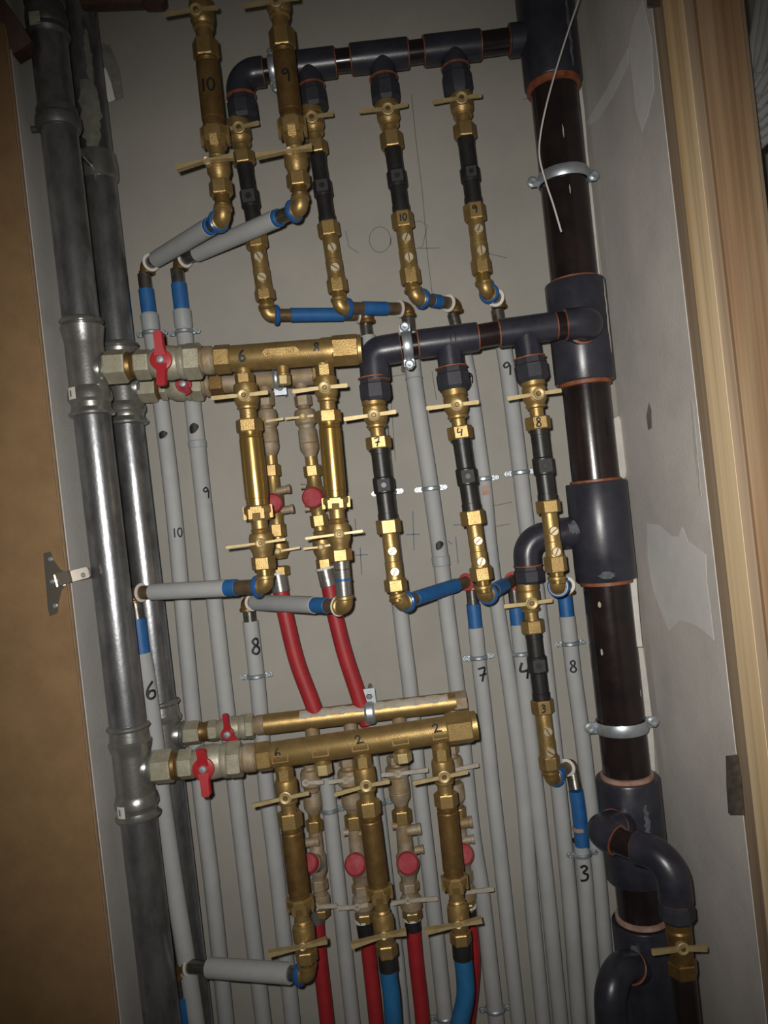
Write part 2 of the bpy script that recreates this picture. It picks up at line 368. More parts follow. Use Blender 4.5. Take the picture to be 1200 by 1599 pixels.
# metal clip on the door frame, dark clip at the top
mb = MB(); mb.prism([P(x, y, .300) for x, y in [(1134, 1180), (1151, 1178), (1157, 1215), (1162, 1271), (1138, 1270), (1135, 1230)]], Vector((0, -.002, 0)))
c1 = Thing('metal_clip', 'dull blue-grey metal clip on the inner edge of the door frame', 'clip', P(1146, 1225, .3)); c1.part('plate', mb, 'bare_steel')
mb = MB(); mb.prism([P(x, y, .300) for x, y in [(1010, -25), (1028, -25), (1031, 10), (1011, 12)]], Vector((0, -.002, 0)))
solo('metal_clip', mb, 'bare_steel', 'dark metal clip at the top of the right wall edge', 'clip')
# bundle of pale cables beyond the frame
cb = [[(1190, -30), (1182, 30), (1176, 80), (1180, 130), (1190, 190)], [(1200, -30), (1192, 30), (1185, 75), (1183, 120)], [(1210, -20), (1203, 35), (1194, 80), (1184, 116)], [(1216, 10), (1209, 50), (1198, 88), (1185, 125)],
      [(1220, 85), (1202, 100), (1190, 117), (1178, 140)], [(1222, 97), (1204, 112), (1192, 130), (1182, 150)], [(1222, 118), (1205, 130), (1192, 143), (1180, 160)], [(1224, 138), (1206, 146), (1192, 158), (1183, 172)],
      [(1224, 160), (1206, 165), (1194, 174), (1184, 186)], [(1224, 178), (1206, 182), (1194, 190), (1185, 200)], [(1224, 197), (1206, 199), (1195, 206), (1186, 214)], [(1224, 214), (1206, 214), (1195, 220), (1188, 226)]]
cab = ['left bundle hanging steeply', 'second of the steep bundle', 'third of the steep bundle', 'rightmost of the steep bundle', 'topmost of the slanting bundle', 'second down of the slanting bundle', 'third down of the slanting bundle', 'fourth down of the slanting bundle', 'fifth down of the slanting bundle', 'sixth down of the slanting bundle', 'seventh down of the slanting bundle', 'lowest of the slanting bundle']
for i, q in enumerate(cb):
    dd = .29 + .004*(i % 3)
    solo('cable', MB().tube(smooth([P(x, y, dd) for x, y in q], 6), .0046, 12), 'grey_sleeve', 'pale grey cable beyond the wooden frame, ' + cab[i], 'cable', 'pale cables beyond the wooden door frame')
# ================================================================== PIPE HELPERS
class Ax:
    """straight axis through two picture points at real depth d"""
    def __init__(s, p, q, d, d2=None):
        s.p, s.q, s.d = p, q, d; s.A = P(*p, d); s.B = P(*q, d if d2 is None else d2); s.w = (s.B-s.A).normalized(); s.S = SCL(d)
        s.hor = abs(q[0]-p[0]) > abs(q[1]-p[1])
        w, s.sd, s.f = basis(s.w)
    def at(s, y):
        t = (y-s.p[0])/(s.q[0]-s.p[0]) if s.hor else (y-s.p[1])/(s.q[1]-s.p[1])
        return s.A+(s.B-s.A)*t
    def r(s, px): return px/s.S
    def prof(s, mb, pr, n=28):
        o = s.at(pr[0][0]); return mb.lathe(o, s.w, [((s.at(y)-o).dot(s.w), s.r(r)) for y, r in pr], n)
    def hex(s, mb, y0, y1, r, cham=.055): return mb.hexn(s.at(y0), s.at(y1), s.r(r), cham)
    def cyl(s, mb, y0, y1, r, r2=None): return mb.cyl(s.at(y0), s.at(y1), s.r(r), None if r2 is None else s.r(r2), ch=0.0004)
def relprof(ax, mb, y0, y1, pr, k=1.0):
    return ax.prof(mb, [(y0+(y1-y0)*t, r*k) for t, r in pr])
def handle(T, ax, piv, L, R, off, m='brass_handle', th=4.4, boss=9.8, paddle=False):
    d = ax.d+off; s = 1/SCL(d); c = P(*piv, d)
    mb = MB(); base = Vector((c.x, -ax.d, c.z)) if False else c+Vector((0, off*.75, 0))
    mb.lathe(base, FR, [(0, boss*.8*s), (off*.75-.002, boss*.8*s), (off*.75-.0015, boss*s), (off*.75+.0015, boss*s), (off*.75+.002, boss*.85*s), (off*.75+.0012, boss*.55*s), (off*.75+.0012, 0)], 24)
    for tip, kk in ((L, 1), (R, 1)):
        q = P(*tip, d); v = (q-c); dr = v.normalized(); up = dr.cross(FR).normalized()
        p0 = c+dr*boss*.7*s; h0 = th*.45*s; h1 = (th*.75 if not paddle else th*1.05)*s
        n = FR*.0013
        if paddle:
            # blade seen from its edge: broad in depth, bent outward
            n0 = FR*.004
            mb.rings([[p0-up*h0*.7-n0, p0+up*h0*.7-n0, p0+up*h0*.7+n0, p0-up*h0*.7+n0], [q-up*h1*1.3+n0*.0-FR*.002, q+up*h1*.5-FR*.002, q+up*h1*.5+FR*.006, q-up*h1*1.3+FR*.006]])
        else:
            pm_ = p0+(q-p0)*.95; h0 = h1*.8
            mb.rings([[p0-up*h0-n, p0+up*h0-n, p0+up*h0+n, p0-up*h0+n], [pm_-up*h1-n, pm_+up*h1-n, pm_+up*h1+n, pm_-up*h1+n], [q-up*h1*.7-n, q+up*h1*.7-n, q+up*h1*.7+n, q-up*h1*.7+n]])
    h = T.part('handle', mb, m)
    sc = MB().lathe(c+FR*.0006, FR, [(0, boss*.42*s), (.0016, boss*.42*s), (.0024, boss*.3*s), (.0024, 0)], 8)
    T.part('screw', sc, 'brass_dark' if boss > 7.5 and not paddle else 'brass_handle', h)
VP = [(0, 15.5), (.04, 18), (.2, 18), (.22, 16.2), (.27, 17.8), (.55, 17.8), (.64, 15), (.68, 13.5), (.71, 15.5), (.76, 15), (.79, 10.5), (1, 10.5)]
VG = [(0, 13), (.04, 18), (.12, 19), (.50, 19), (.58, 17), (.62, 15), (.65, 16.5), (.70, 16), (.73, 13), (1, 13)]
VL = [(0, 12.5), (.22, 12.5), (.26, 14.5), (.30, 12.5), (.36, 17), (.45, 18.5), (.72, 18.5), (.84, 15.5), (1, 14)]
def elbow(pts, r, label, rad=.0068, m='brass_cast', group='brass pipe elbows', ring=None):
    T = Thing('pipe_elbow', label, 'elbow', pts[1], group)
    q = fillet(*pts, rad, 10)
    mb = MB().tube(q, r, 24)
    for a, b in ((pts[0], pts[1]), (pts[2], pts[1])):
        dr = (b-a).normalized(); mb.lathe(a, dr, [(0, r*1.02), (.0008, r*1.18), (.004, r*1.18), (.0052, r*1.02)], 24)
    T.part('body', mb, m)
    if ring:
        dr = (pts[1]-pts[2]).normalized(); T.part('seal_ring', MB().lathe(pts[2]-dr*.001, dr, ([(0, r*1.05), (0, r*1.36), (.0015, r*1.42), (.0042, r*1.42), (.0055, r*1.25), (.0055, r*1.05)] if ring == 'blue_ring' else [(0, r*1.05), (.0004, r*1.30), (.0018, r*1.30), (.0022, r*1.05)]), 24), ring)
    return T
def segs_pipe(T, A, B, segs):
    """segs: (name, mat, t0, t1, r) along A-B"""
    v = B-A; out = {}
    for nm, m, t0, t1, r in segs:
        out[nm] = T.part(nm, MB().cyl(A+v*t0, A+v*t1, r, ch=.0005), m)
    return out
# ------------------------------------------------------------------ black plastic type column
ORD = ''
def testfit(ax, where, nut2, plugs, nut3, neck, rn=17, rb=12.5, txt=None, rot=0):
    T = Thing('test_fitting', 'brass fitting with two plugs ' + where, 'pipe fitting', ax.at((nut2[0]+neck)/2), 'brass check fittings with two plugs')
    n2 = T.part('union_nut', ax.hex(MB(), nut2[0], nut2[1], rn+1.5), 'brass_cast')
    b = MB(); ax.prof(b, [(nut2[1]-1, rb-.5), (nut2[1]+2, rb), ((plugs[0]+plugs[1])/2, rb), ((plugs[0]+plugs[1])/2+1, rb+.7), (nut3[0]-6, rb+.5), (nut3[0]+1, rb+2), (nut3[1], rb)])
    T.part('body', b, 'brass_cast')
    T.part('union_nut', ax.hex(MB(), nut3[0], nut3[1], rn), 'brass_cast')
    nk = MB(); L = neck-nut3[1]
    ax.prof(nk, [(nut3[1]-1, rb-1.5), (nut3[1]+L*.6, rb-1.5), (nut3[1]+L*.65, rb+.5), (nut3[1]+L*.9, rb+.5), (neck, rb-1.5)]); T.part('neck', nk, 'brass_tube')
    for i, y in enumerate(plugs):
        c = ax.at(y)+ax.sd*ax.r(1)
        R = ax.r(7.3); o = c+FR*ax.r(rb-2)
        p = T.part('plug', MB().lathe(o, FR, [(0, R), (ax.r(4.6), R), (ax.r(5.6), R*.86), (ax.r(5.6), 0)], 22), 'plug_metal')
        a = 1.1+rot+.5*i; dr = ax.sd*math.cos(a)-ax.w*math.sin(a); up = dr.cross(FR)
        T.part('slot', MB().box(o+FR*ax.r(5.7), dr*R*.8, up*R*.12, FR*.0003), 'brass_dark', p)
    if txt:
        s = ax.S; write(T, n2, txt, ax.at((nut2[0]+nut2[1])/2)-ax.sd*ax.r(2 if len(txt) == 1 else 0), ax.sd, -ax.w, (12 if len(txt) == 1 else 11)/s, ax.r(rn+1.5)*.875, curve=None, wid=.2)
    return T
def spacer(ax, where, y0, y1, yc, r):
    T = Thing('spacer_pipe', 'black spacer pipe with middle boss ' + where, 'pipe', ax.at((y0+y1)/2), 'black plastic spacer pipes')
    b = MB(); ax.prof(b, [(y0-3, r), (y0+9, r), (y0+9.5, r-.7), (y1-12, r-.7), (y1-11.5, r+.4), (y1+3, r+.4)]); o = T.part('body', b, 'black_plastic')
    c = MB(); ax.prof(c, [(yc[0], r+.5), (yc[0]+2, r+2), (yc[1]-2, r+2), (yc[1], r+.5)]); cp = T.part('boss', c, 'black_plastic')
    m = ax.at((yc[0]+yc[1])/2); h = ax.r((yc[1]-yc[0])*.36); cc = m+FR*ax.r(r+2)
    T.part('boss_plate', MB().box(cc, ax.sd*h, ax.w*h, FR*.0009, .0008), 'black_matte', cp)
    for k in range(1): T.part('plate_mark', MB().lathe(cc+FR*.0008, FR, [(0, h*.5), (.0004, h*.45), (.0004, 0)], 12), 'black_plastic', cp)
def pcol(where, p, q, d, v, piv, L, R, nut1, sp, yc, nut2, plugs, nut3, neck, txt1=None, txt2=None, rsp=13.5, rn=17, rot=0, k=1.0):
    ax = Ax(p, q, d)
    T = Thing('ball_valve', 'cross-handled brass ball valve ' + where, 'valve', ax.at((v[0]+v[1])/2), 'brass ball valves under black headers')
    b = MB(); relprof(ax, b, v[0], v[1], VP, k); T.part('body', b, 'brass_cast')
    n1 = T.part('union_nut', ax.hex(MB(), nut1[0], nut1[1], rn+2), 'brass_cast')
    handle(T, ax, piv, L, R, ax.r(23))
    if txt1: write(T, n1, txt1, ax.at((nut1[0]+nut1[1])/2)-ax.sd*ax.r(3), ax.sd, -ax.w, 14/ax.S, ax.r(rn+2)*.87, curve=None, wid=.16)
    spacer(ax, where, sp[0], sp[1], yc, rsp)
    testfit(ax, where, nut2, plugs, nut3, neck, rn, 12.5, txt2, rot)
    return ax
AX = {}
wT = ['on the first branch of the top black header', 'on the second branch of the top black header', 'on the third branch of the top black header', 'on the fourth branch of the top black header']
AX['T1'] = pcol(wT[0], (373, 199), (414, 461), .08, (187, 240), (373, 199), (349, 203), (405, 192), (238, 258), (258, 366), (298, 325), (365, 388), (405, 437), (453, 469), 486, rn=16, rsp=13, rot=.9)
AX['T2'] = pcol(wT[1], (487, 183), (527, 446), .08, (168, 224), (487, 183), (460, 187), (521, 178), (222, 242), (242, 349), (283, 308), (348, 370), (391, 422), (436, 457), 471, rn=16, rsp=13, rot=.8)
AX['T3'] = pcol(wT[2], (605, 170), (641, 431), .08, (158, 210), (606, 170), (560, 174), (637, 163), (208, 233), (232, 334), (268, 293), (333, 357), (376, 406), (420, 444), 457, rn=16, rsp=13.5, txt2='10')
AX['T4'] = pcol(wT[3], (720, 155), (752, 418), .08, (143, 196), (721, 153), (676, 160), (753, 149), (195, 217), (215, 321), (263, 285), (320, 345), (362, 395), (407, 428), 446, rn=16, rsp=13.5, txt2='9')
wM = ['marked 7 under the middle black header', 'marked 4 under the middle black header', 'marked 8 under the middle black header']
AX['M1'] = pcol(wM[0], (583, 620), (618, 911), .16, (620, 682), (584, 648), (537, 655), (619, 643), (682, 701), (700, 813), (745, 771), (811, 833), (860, 892), (904, 923), 940, '7', rn=18, rsp=14.5, rot=-.5, k=1.05)
AX['M2'] = pcol(wM[1], (709, 610), (752, 895), .16, (605, 668), (714, 632), (666, 638), (748, 628), (666, 686), (685, 798), (731, 758), (797, 820), (844, 876), (885, 906), 926, '4', rn=18, rsp=14.5, rot=-.5, k=1.05)
AX['M3'] = pcol(wM[2], (832, 592), (868, 881), .16, (590, 651), (841, 615), (792, 623), (877, 610), (651, 671), (670, 783), (714, 742), (781, 801), (829, 861), (868, 893), 912, '8', rn=18, rsp=14.5, rot=-.5, k=1.05)
AX['L'] = pcol('on the lone branch under the lower black elbow', (824, 910), (858, 1188), .08, (908, 968), (831, 942), (787, 947), (863, 937), (968, 988), (987, 1093), (1024, 1050), (1092, 1113), (1139, 1171), (1180, 1200), 1211, None, '3', rn=16.5, rsp=13.5, rot=.9, k=1.0)
# elbows + arms below these columns
def arm(where, E, e0, e1, segs, up, rings=('blue_ring', 'white_plastic'), r=.0095, far_down=None, farlab=None, fm='brass_dark'):
    """E = (x,y,d) corner below the column, e1 = far corner at the wall; up = point inside the column"""
    c = P(*E); f = P(*e1); v = (f-c).normalized(); L = (f-c).length
    a = c+(up-c).normalized()*.013; b = c+v*.013
    elbow([a, c, b], r, 'bright brass elbow ending the column ' + where, ring=rings[0])
    T = Thing('connecting_pipe', segs[0] + ' ' + where, 'pipe', (c+f)/2, 'connecting pipes running back to the wall pipes')
    A = c+v*.015; B = f-v*.012
    for nm, m, t0, t1, rr in segs[1]:
        T.part(nm, MB().cyl(A+(B-A)*t0, A+(B-A)*t1, rr, ch=.0005), m)
    if far_down is not None:
        g = (far_down-f).normalized()
        T2 = elbow([f+g*.013, f, f-v*.013], r*.98, 'dull wall-end elbow of the pipe ' + where, m=fm, ring=rings[1])
    return c, f
BLU = lambda a, b: ('blue taped connecting pipe', [('pipe', 'brown_metal', 0, 1, .0082), ('tape', 'blue_tape', a, b, .0092)])
gp = {}   # far ends
dn = Vector((0.003, 0, -1))
for key, E, e1, sg in [('T1', (418, 492, .08), (573, 491, .036), (.14, .80)), ('T2', (531, 481, .08), (637, 482, .030), (.24, .72)),
                   ('T3', (650, 465, .08), (711, 475, .030), (.30, .62)), ('T4', (760, 455, .08), (779, 468, .030), (.1, .5)),
                   ('M1', (626, 942, .16), (737, 906, .045), (.10, .80)), ('M2', (757, 930, .16), (806, 904, .045), (.2, .6)),
                   ('M3', (871, 916, .16), (886, 914, .030), (.0, .4)), ('L', (861, 1217, .08), (892, 1194, .030), (.0, .35))]:
    ax = AX[key]; wh = {'T1': wT[0], 'T2': wT[1], 'T3': wT[2], 'T4': wT[3], 'M1': wM[0], 'M2': wM[1], 'M3': wM[2], 'L': 'on the lone branch under the lower black elbow'}[key]
    f = P(*e1)
    gp[key] = arm(wh if key != 'x' else wh, E, None, e1, BLU(*sg), ax.at(ax.q[1]+10), rings=('blue_ring', 'red_tape' if key in ('M1', 'M2') else 'white_plastic'), far_down=f+dn)
# ------------------------------------------------------------------ brass tube columns
def gcol(where, p, q, d, v, piv, L, R, nut1, tube, claw, v2, piv2, L2, R2, nut3, neck, rt=18, txt=None, hex0=None, paddle2=False, m='brass_cast', mt='brass_tube', low=None, boss2=6.5):
    ax = Ax(p, q, d); k = rt/18.0
    T = Thing('ball_valve', 'upper brass ball valve with cross handle ' + where, 'valve', ax.at((v[0]+v[1])/2), 'upper brass ball valves on brass columns')
    b = MB()
    if hex0: T.part('hex_end', ax.hex(MB(), hex0[0], hex0[1], 15*k), m)
    relprof(ax, b, v[0], v[1], VG, k*.98); T.part('body', b, m)
    T.part('union_nut', ax.hex(MB(), nut1[0], nut1[1], 20.5*k), m)
    handle(T, ax, piv, L, R, ax.r(25*k))
    T = Thing('brass_spacer_tube', 'long smooth brass spacer tube ' + where, 'pipe', ax.at((tube[0]+tube[1])/2), 'long brass spacer tubes')
    b = MB(); ax.prof(b, [(tube[0]-2, rt-.8), (tube[0]+4, rt-.8), (tube[0]+5, rt-1.6), (tube[0]+6, rt-.4), (tube[0]+9, rt-1.4), (tube[0]+11, rt-.2), (tube[1]-12, rt), (tube[1]-11, rt-1), (tube[1], rt-1)], 36); tb_ = T.part('body', b, mt)
    if txt: write(T, tb_, txt, ax.at((tube[0]+tube[1])/2-4), ax.sd, -ax.w, 20/ax.S, ax.r(rt), 'R', .17)
    T = Thing('ball_valve', 'lower brass ball valve with thin handle ' + where, 'valve', ax.at((v2[0]+v2[1])/2), 'lower brass ball valves on brass columns')
    c = MB(); h = claw[1]-claw[0]
    o = ax.at(claw[0]); c.lathe(o, ax.w, [(0, ax.r(19*k)), (ax.r(h*.1), ax.r(22*k)), (ax.r(h*.5), ax.r(22*k)), (ax.r(h*.55), ax.r(20*k)), (ax.r(h), ax.r(16*k))], 8, math.pi/8)
    for s_ in (-1, 1):
        c.box(ax.at(claw[0]+h*.55)+FR*ax.r(19*k)+ax.sd*ax.r(9*k)*s_, ax.sd*ax.r(3), ax.w*ax.r(h*.32), FR*ax.r(2.4), .0006)
        c.box(ax.at(claw[0]+h*.45)+ax.sd*ax.r(20*k)*s_, ax.sd*ax.r(2.5), ax.w*ax.r(h*.42), FR*ax.r(5), .0006)
    T.part('claw_nut', c, m)
    b = MB(); relprof(ax, b, v2[0], v2[1], VL, k); T.part('body', b, m)
    T.part('union_nut', ax.hex(MB(), nut3[0], nut3[1], 18.5*k), m)
    handle(T, ax, piv2, L2, R2, ax.r(25*k), th=(4.2 if paddle2 else 2.8), boss=boss2, paddle=paddle2)
    if neck:
        b = MB(); n0 = nut3[1]; LL = neck-n0; ax.prof(b, [(n0-1, 12*k), (n0+LL*.6, 12*k), (n0+LL*.7, 14*k), (neck, 13*k)]); T.part('neck', b, mt)
    return ax
wA = ['in the top left brass column marked 10', 'in the top brass column marked 9']
A1 = gcol(wA[0], (313, 0), (349, 330), .18, (0, 66), (306, 15), (255, 23), (341, 12), (65, 93), (92, 199), (199, 233), (232, 284), (323, 251), (276, 263), (366, 248), (284, 306), 327, rt=18, txt='10', paddle2=True, mt='brass_dark')
A2 = gcol(wA[1], (434, 0), (470, 318), .18, (-18, 48), (431, 2), (378, 10), (468, -4), (47, 78), (77, 186), (185, 219), (218, 274), (452, 236), (400, 244), (488, 233), (272, 293), 309, rt=18, txt='9', paddle2=True, mt='brass_dark')
wB = ['under the left end of the middle brass manifold', 'under the right end of the middle brass manifold']
B1 = gcol(wB[0], (381, 580), (415, 910), .18, (598, 656), (381, 617), (330, 622), (419, 613), (655, 675), (674, 790), (789, 813), (812, 872), (407, 848), (353, 855), (446, 842), (869, 889), 904, rt=18.5, hex0=(584, 600), boss2=8)
B2 = gcol(wB[1], (506, 565), (538, 930), .18, (587, 643), (507, 605), (457, 612), (543, 602), (641, 660), (659, 778), (776, 796), (795, 859), (530, 834), (477, 841), (567, 829), (857, 876), None, rt=17.5, hex0=(570, 588), boss2=8)
wC = ['in the first column under the lower brass manifold', 'in the second column under the lower brass manifold', 'in the third column under the lower brass manifold']
C1 = gcol(wC[0], (442, 1185), (480, 1500), .18, (1215, 1270), (446, 1246), (394, 1258), (483, 1238), (1267, 1291), (1289, 1404), (1400, 1424), (1422, 1484), (473, 1478), (420, 1486), (512, 1468), (1482, 1500), 1510, rt=17, hex0=(1200, 1218), paddle2=True, mt='brass_dark')
C2 = gcol(wC[1], (565, 1172), (605, 1490), .18, (1195, 1252), (572, 1227), (522, 1241), (609, 1220), (1249, 1272), (1271, 1386), (1382, 1406), (1404, 1474), (600, 1461), (549, 1473), (635, 1455), (1472, 1492), None, rt=16.5, hex0=(1178, 1197), paddle2=True, mt='brass_dark')
C3 = gcol(wC[2], (687, 1155), (721, 1475), .18, (1184, 1240), (694, 1213), (645, 1223), (731, 1205), (1237, 1258), (1257, 1370), (1366, 1391), (1389, 1456), (716, 1444), (664, 1451), (753, 1436), (1454, 1472), None, rt=16.5, hex0=(1167, 1186), paddle2=True, mt='brass_dark')
SLV = lambda a, b, r=.0110: ('grey sleeved connecting pipe', [('pipe', 'bare_steel', 0, 1, .0085), ('sleeve', 'grey_sleeve', a, b, r), ('sleeve_end', 'blue_tape', a-.03, a+.0005, r*.97)])
arm('of the top brass column marked 10', (349, 341, .18), None, (229, 414, .03), SLV(.10, .90), A1.at(315), far_down=P(231, 440, .03))
arm('of the top brass column marked 9', (470, 325, .18), None, (280, 408, .03), SLV(.13, .87), A2.at(300), far_down=P(283, 430, .03))
arm('under the left end of the middle manifold', (416, 915, .18), None, (208, 926, .105), ('grey sleeved connecting pipe', [('pipe', 'brown_metal', 0, 1, .0088), ('sleeve', 'grey_sleeve', .24, .90, .0105), ('tape', 'blue_tape', .15, .24, .0103)]), B1.at(895), far_down=P(210, 960, .105))
arm('under the right end of the middle manifold', (540, 947, .18), None, (386, 940, .03), ('grey sleeved connecting pipe', [('pipe', 'brown_metal', 0, 1, .0088), ('sleeve', 'grey_sleeve', .24, .96, .0108), ('tape', 'blue_tape', .10, .25, .0098)]), B2.at(935), rings=('white_plastic', 'white_plastic'), far_down=P(388, 970, .03))
arm('of the first column under the lower manifold', (482, 1522, .18), None, (283, 1508, .105), ('grey sleeved connecting pipe', [('pipe', 'bare_steel', 0, 1, .0088), ('sleeve', 'grey_sleeve', .06, .80, .0122)]), C1.at(1500), far_down=P(287, 1540, .105))
# steel nipple under B2, hose ends under C2 and C3
T = Thing('steel_nipple', 'shiny steel pipe stub with thin blue ring under the middle manifold', 'pipe', B2.at(905))
T.part('pipe', B2.cyl(MB(), 874, 936, 12.5), 'galvanised_fitting'); T.part('ring', B2.cyl(MB(), 903, 907, 13.4), 'blue_ring')
T.part('groove', B2.cyl(MB(), 888, 890, 13.0), 'bare_steel')
def hose(name, label, pts, d, r, m, crimp=None, cm='black_plastic', grp=None, ring=True):
    p = [P(x, y, d if dd is None else dd) for x, y, dd in pts]
    T = Thing(name, label, 'hose', p[0], grp)
    q = smooth(p, 8); T.part('tube', MB().tube(q, r, 20), m)
    if crimp:
        a = P(*crimp[0], crimp[2]); b = P(*crimp[1], crimp[2]); T.part('crimp_sleeve', MB().cyl(a, b, r*1.08, ch=.0006), cm)
        if ring: T.part('ring', MB().cyl(a-(b-a).normalized()*.002, a+(b-a).normalized()*.001, r*1.2, ch=.0003), 'white_plastic')
    return T
hose('blue_hose', 'blue hose under the second column of the lower manifold', [(605, 1505, None), (608, 1530, None), (612, 1560, None), (617, 1640, None)], .18, .0103, 'blue_hose', ((604, 1488), (607, 1514), .18), ring=False)
hose('blue_hose', 'blue curved hose under the third column of the lower manifold', [(722, 1488, None), (726, 1520, None), (727, 1555, None), (719, 1595, None), (708, 1640, None)], .18, .0108, 'blue_hose', ((721, 1470), (723, 1496), .18), ring=False)
RG = 'red hoses from the rear manifold'
hose('red_hose', 'red hose curving down from behind the left middle column', [(437, 915, None), (446, 960, None), (463, 1030, None), (485, 1090, None), (500, 1130, None)], .06, .0108, 'red_hose', ((434, 896), (439, 924), .06), 'galvanised_fitting', RG)
hose('red_hose', 'red hose curving down beside the shiny steel stub', [(512, 900, None), (520, 945, None), (537, 1015, None), (558, 1080, None), (574, 1130, None)], .06, .0108, 'red_hose', ((508, 888), (514, 915), .06), 'galvanised_fitting', RG)
hose('red_hose', 'dark red hose behind the elbow of the first lower column', [(494, 1430, None), (499, 1490, None), (507, 1560, None), (516, 1640, None)], .06, .0100, 'red_hose', ((492, 1415), (495, 1440), .06), 'galvanised_fitting', RG)
hose('red_hose', 'dark red hose left of the first blue hose', [(570, 1445, None), (575, 1480, None), (584, 1560, None), (592, 1640, None)], .06, .0100, 'red_hose', ((568, 1437), (572, 1462), .06), 'black_plastic', RG)
hose('red_hose', 'straight red hose between the two blue hoses', [(645, 1440, None), (650, 1500, None), (658, 1570, None), (664, 1640, None)], .06, .0100, 'red_hose', ((644, 1434), (646, 1452), .06), 'black_plastic', RG)
hose('red_hose', 'dark red hose hidden behind the curved blue hose', [(732, 1420, None), (737, 1470, None), (739, 1510, None), (735, 1560, None), (725, 1640, None)], .06, .0100, 'red_hose', ((731, 1415), (733, 1435), .06), 'black_plastic', RG)
def cylpatch(T, ax, y0, y1, a0, a1, r, m, name='scuff', fill=1.0, parent=None, seed=1):
    rnd = random.Random(seed+int(y0)); mb = MB(); mb.keep = True; n = 14; k = 8; rr = ax.r(r)+.0003
    for i in range(n+1):
        t = i/n; w_ = fill*math.sin(math.pi*min(1, max(0, t*.94+.03)))**.45; mid = (a0+a1)/2+rnd.uniform(-.08, .08)*(a1-a0); h = (a1-a0)/2*w_*rnd.uniform(.72, 1.0); c = ax.at(y0+(y1-y0)*t)
        for j in range(k+1):
            an = mid+h*(j/k*2-1); mb.v.append(c+(ax.sd*math.sin(an)+ax.f*math.cos(an))*rr)
    for i in range(n):
        for j in range(k): mb.f.append((i*(k+1)+j, i*(k+1)+j+1, (i+1)*(k+1)+j+1, (i+1)*(k+1)+j))
    return T.part(name, mb, m, parent)
# ================================================================== STEEL RISERS
def riser(labels, x0, y0, k, d, r, cuts, y1=1680, ytop=-40, m='galvanised'):
    ax = Ax((x0+(ytop-y0)*k, ytop), (x0+(y1-y0)*k, y1), d)
    Ts = []
    for lb, (a, b) in zip(labels, cuts):
        T = Thing('steel_riser', lb, 'pipe', ax.at(b), 'galvanised steel risers'); T.part('pipe', ax.cyl(MB(), a, b, r), m); Ts.append(T)
    return ax, Ts
G1, TG1 = riser(['front galvanised riser, upper length beside the cabinet door', 'shiny front galvanised riser, middle length beside the door hinge', 'front galvanised riser, bottom length below the lower manifold'], 96, 233, .1155, .18, 28, [(59, 504), (647, 1136), (1273, 1680)])
G2, TG2 = riser(['rear galvanised riser, upper length with plaster smears', 'rear galvanised riser, middle length behind the grey sleeved pipe', 'rear galvanised riser, dark bottom length behind pipe marked 6'], 146, 200, .1155, .06, 25, [(-40, 541), (656, 1098), (1203, 1680)]); TG2 = TG2[0]
cylpatch(TG2, G2, 138, 246, -.55, .95, 25, 'plaster_olive', 'plaster_smear'); cylpatch(TG2, G2, 60, 150, .1, .9, 25, 'plaster_olive', 'plaster_smear', .55)
def pressfit(ax, k, y, label, side=1, outlet=None, lab=None, m='galvanised_fitting'):
    """y: top rim, top bead, neck, body end, bottom bead, bottom rim"""
    T = Thing('press_tee', label, 'pipe tee', ax.at((y[0]+y[-1])/2), 'press tees on the steel risers')
    a, b, c, e, f, g = y
    b_ = MB(); ax.prof(b_, [(a-3, 28.3*k), (a-1, 32*k), (a+2, 33.5*k), (a+5, 31*k), (a+6, 29*k), (b-4, 30*k), (b, 33*k), (b+6, 32*k), (c-4, 29*k), (c, 29*k), (e, 29.5*k), (e+2, 29.5*k), (e+5, 31.5*k), (f-6, 33.5*k), (f, 33.5*k), (f+5, 30*k), (g-8, 29.5*k), (g-3, 32*k), (g, 35*k), (g+3, 34*k), (g+5, 29*k)], 36)
    o = T.part('body', b_, m)
    if outlet:
        q = P(*outlet, ax.d); cc = ax.at(outlet[2] if False else outlet[1]); q = P(outlet[0], outlet[1], ax.d)
        t = (q.x-ax.at(outlet[1]).x)
        c0 = ax.at(outlet[1]); dr = (q-c0); L = dr.length
        T.part('outlet', MB().lathe(c0, dr, [(L*.4, .0175), (L*.72, .0175), (L*.8, .0165), (L*.86, .0185), (L*.95, .0185), (L, .0165)], 28), m)
    if lab:
        c = P(*lab, ax.d); off = c-ax.at(lab[1]); u0 = off.x; r = ax.r(34.5*k)
        mb = MB(); mb.keep = True; w = ax.r(7.5); h = ax.r(9); n = 6; a0 = math.asin(max(-.95, min(.95, u0/r)))
        base = ax.at(lab[1]); V = []
        for s_ in (-1, 1):
            for i in range(n+1):
                an = a0+(i/n-.5)*2*w/r; V.append(base+ax.w*(s_*h)+(ax.sd*math.sin(an)+ax.f*math.cos(an))*r)
        mb.v = V; mb.f = [(i, i+1, n+1+i+1, n+1+i) for i in range(n)]
        st = T.part('sticker', mb, 'white_plastic', o)
        mb = MB(); mb.keep = True; r2 = r+.0004; V = []
        for s_ in (-1, 1):
            for i in range(3):
                an = a0+(i/2-.5)*.9*w/r; V.append(base+ax.w*(s_*h*.55)+(ax.sd*math.sin(an)+ax.f*math.cos(an))*r2)
        mb.v = V; mb.f = [(0, 1, 4, 3)]
        T.part('sticker_print', mb, 'pencil', o)
    return T
pressfit(G1, 1.0, (501, 512, 540, 603, 625, 646), 'press tee with white sticker at mid height of the front riser', outlet=(168, 577), lab=(124, 617))
pressfit(G1, 1.0, (1133, 1158, 1178, 1236, 1255, 1272), 'press tee with white sticker low on the front riser', outlet=(240, 1199), lab=(199, 1256))
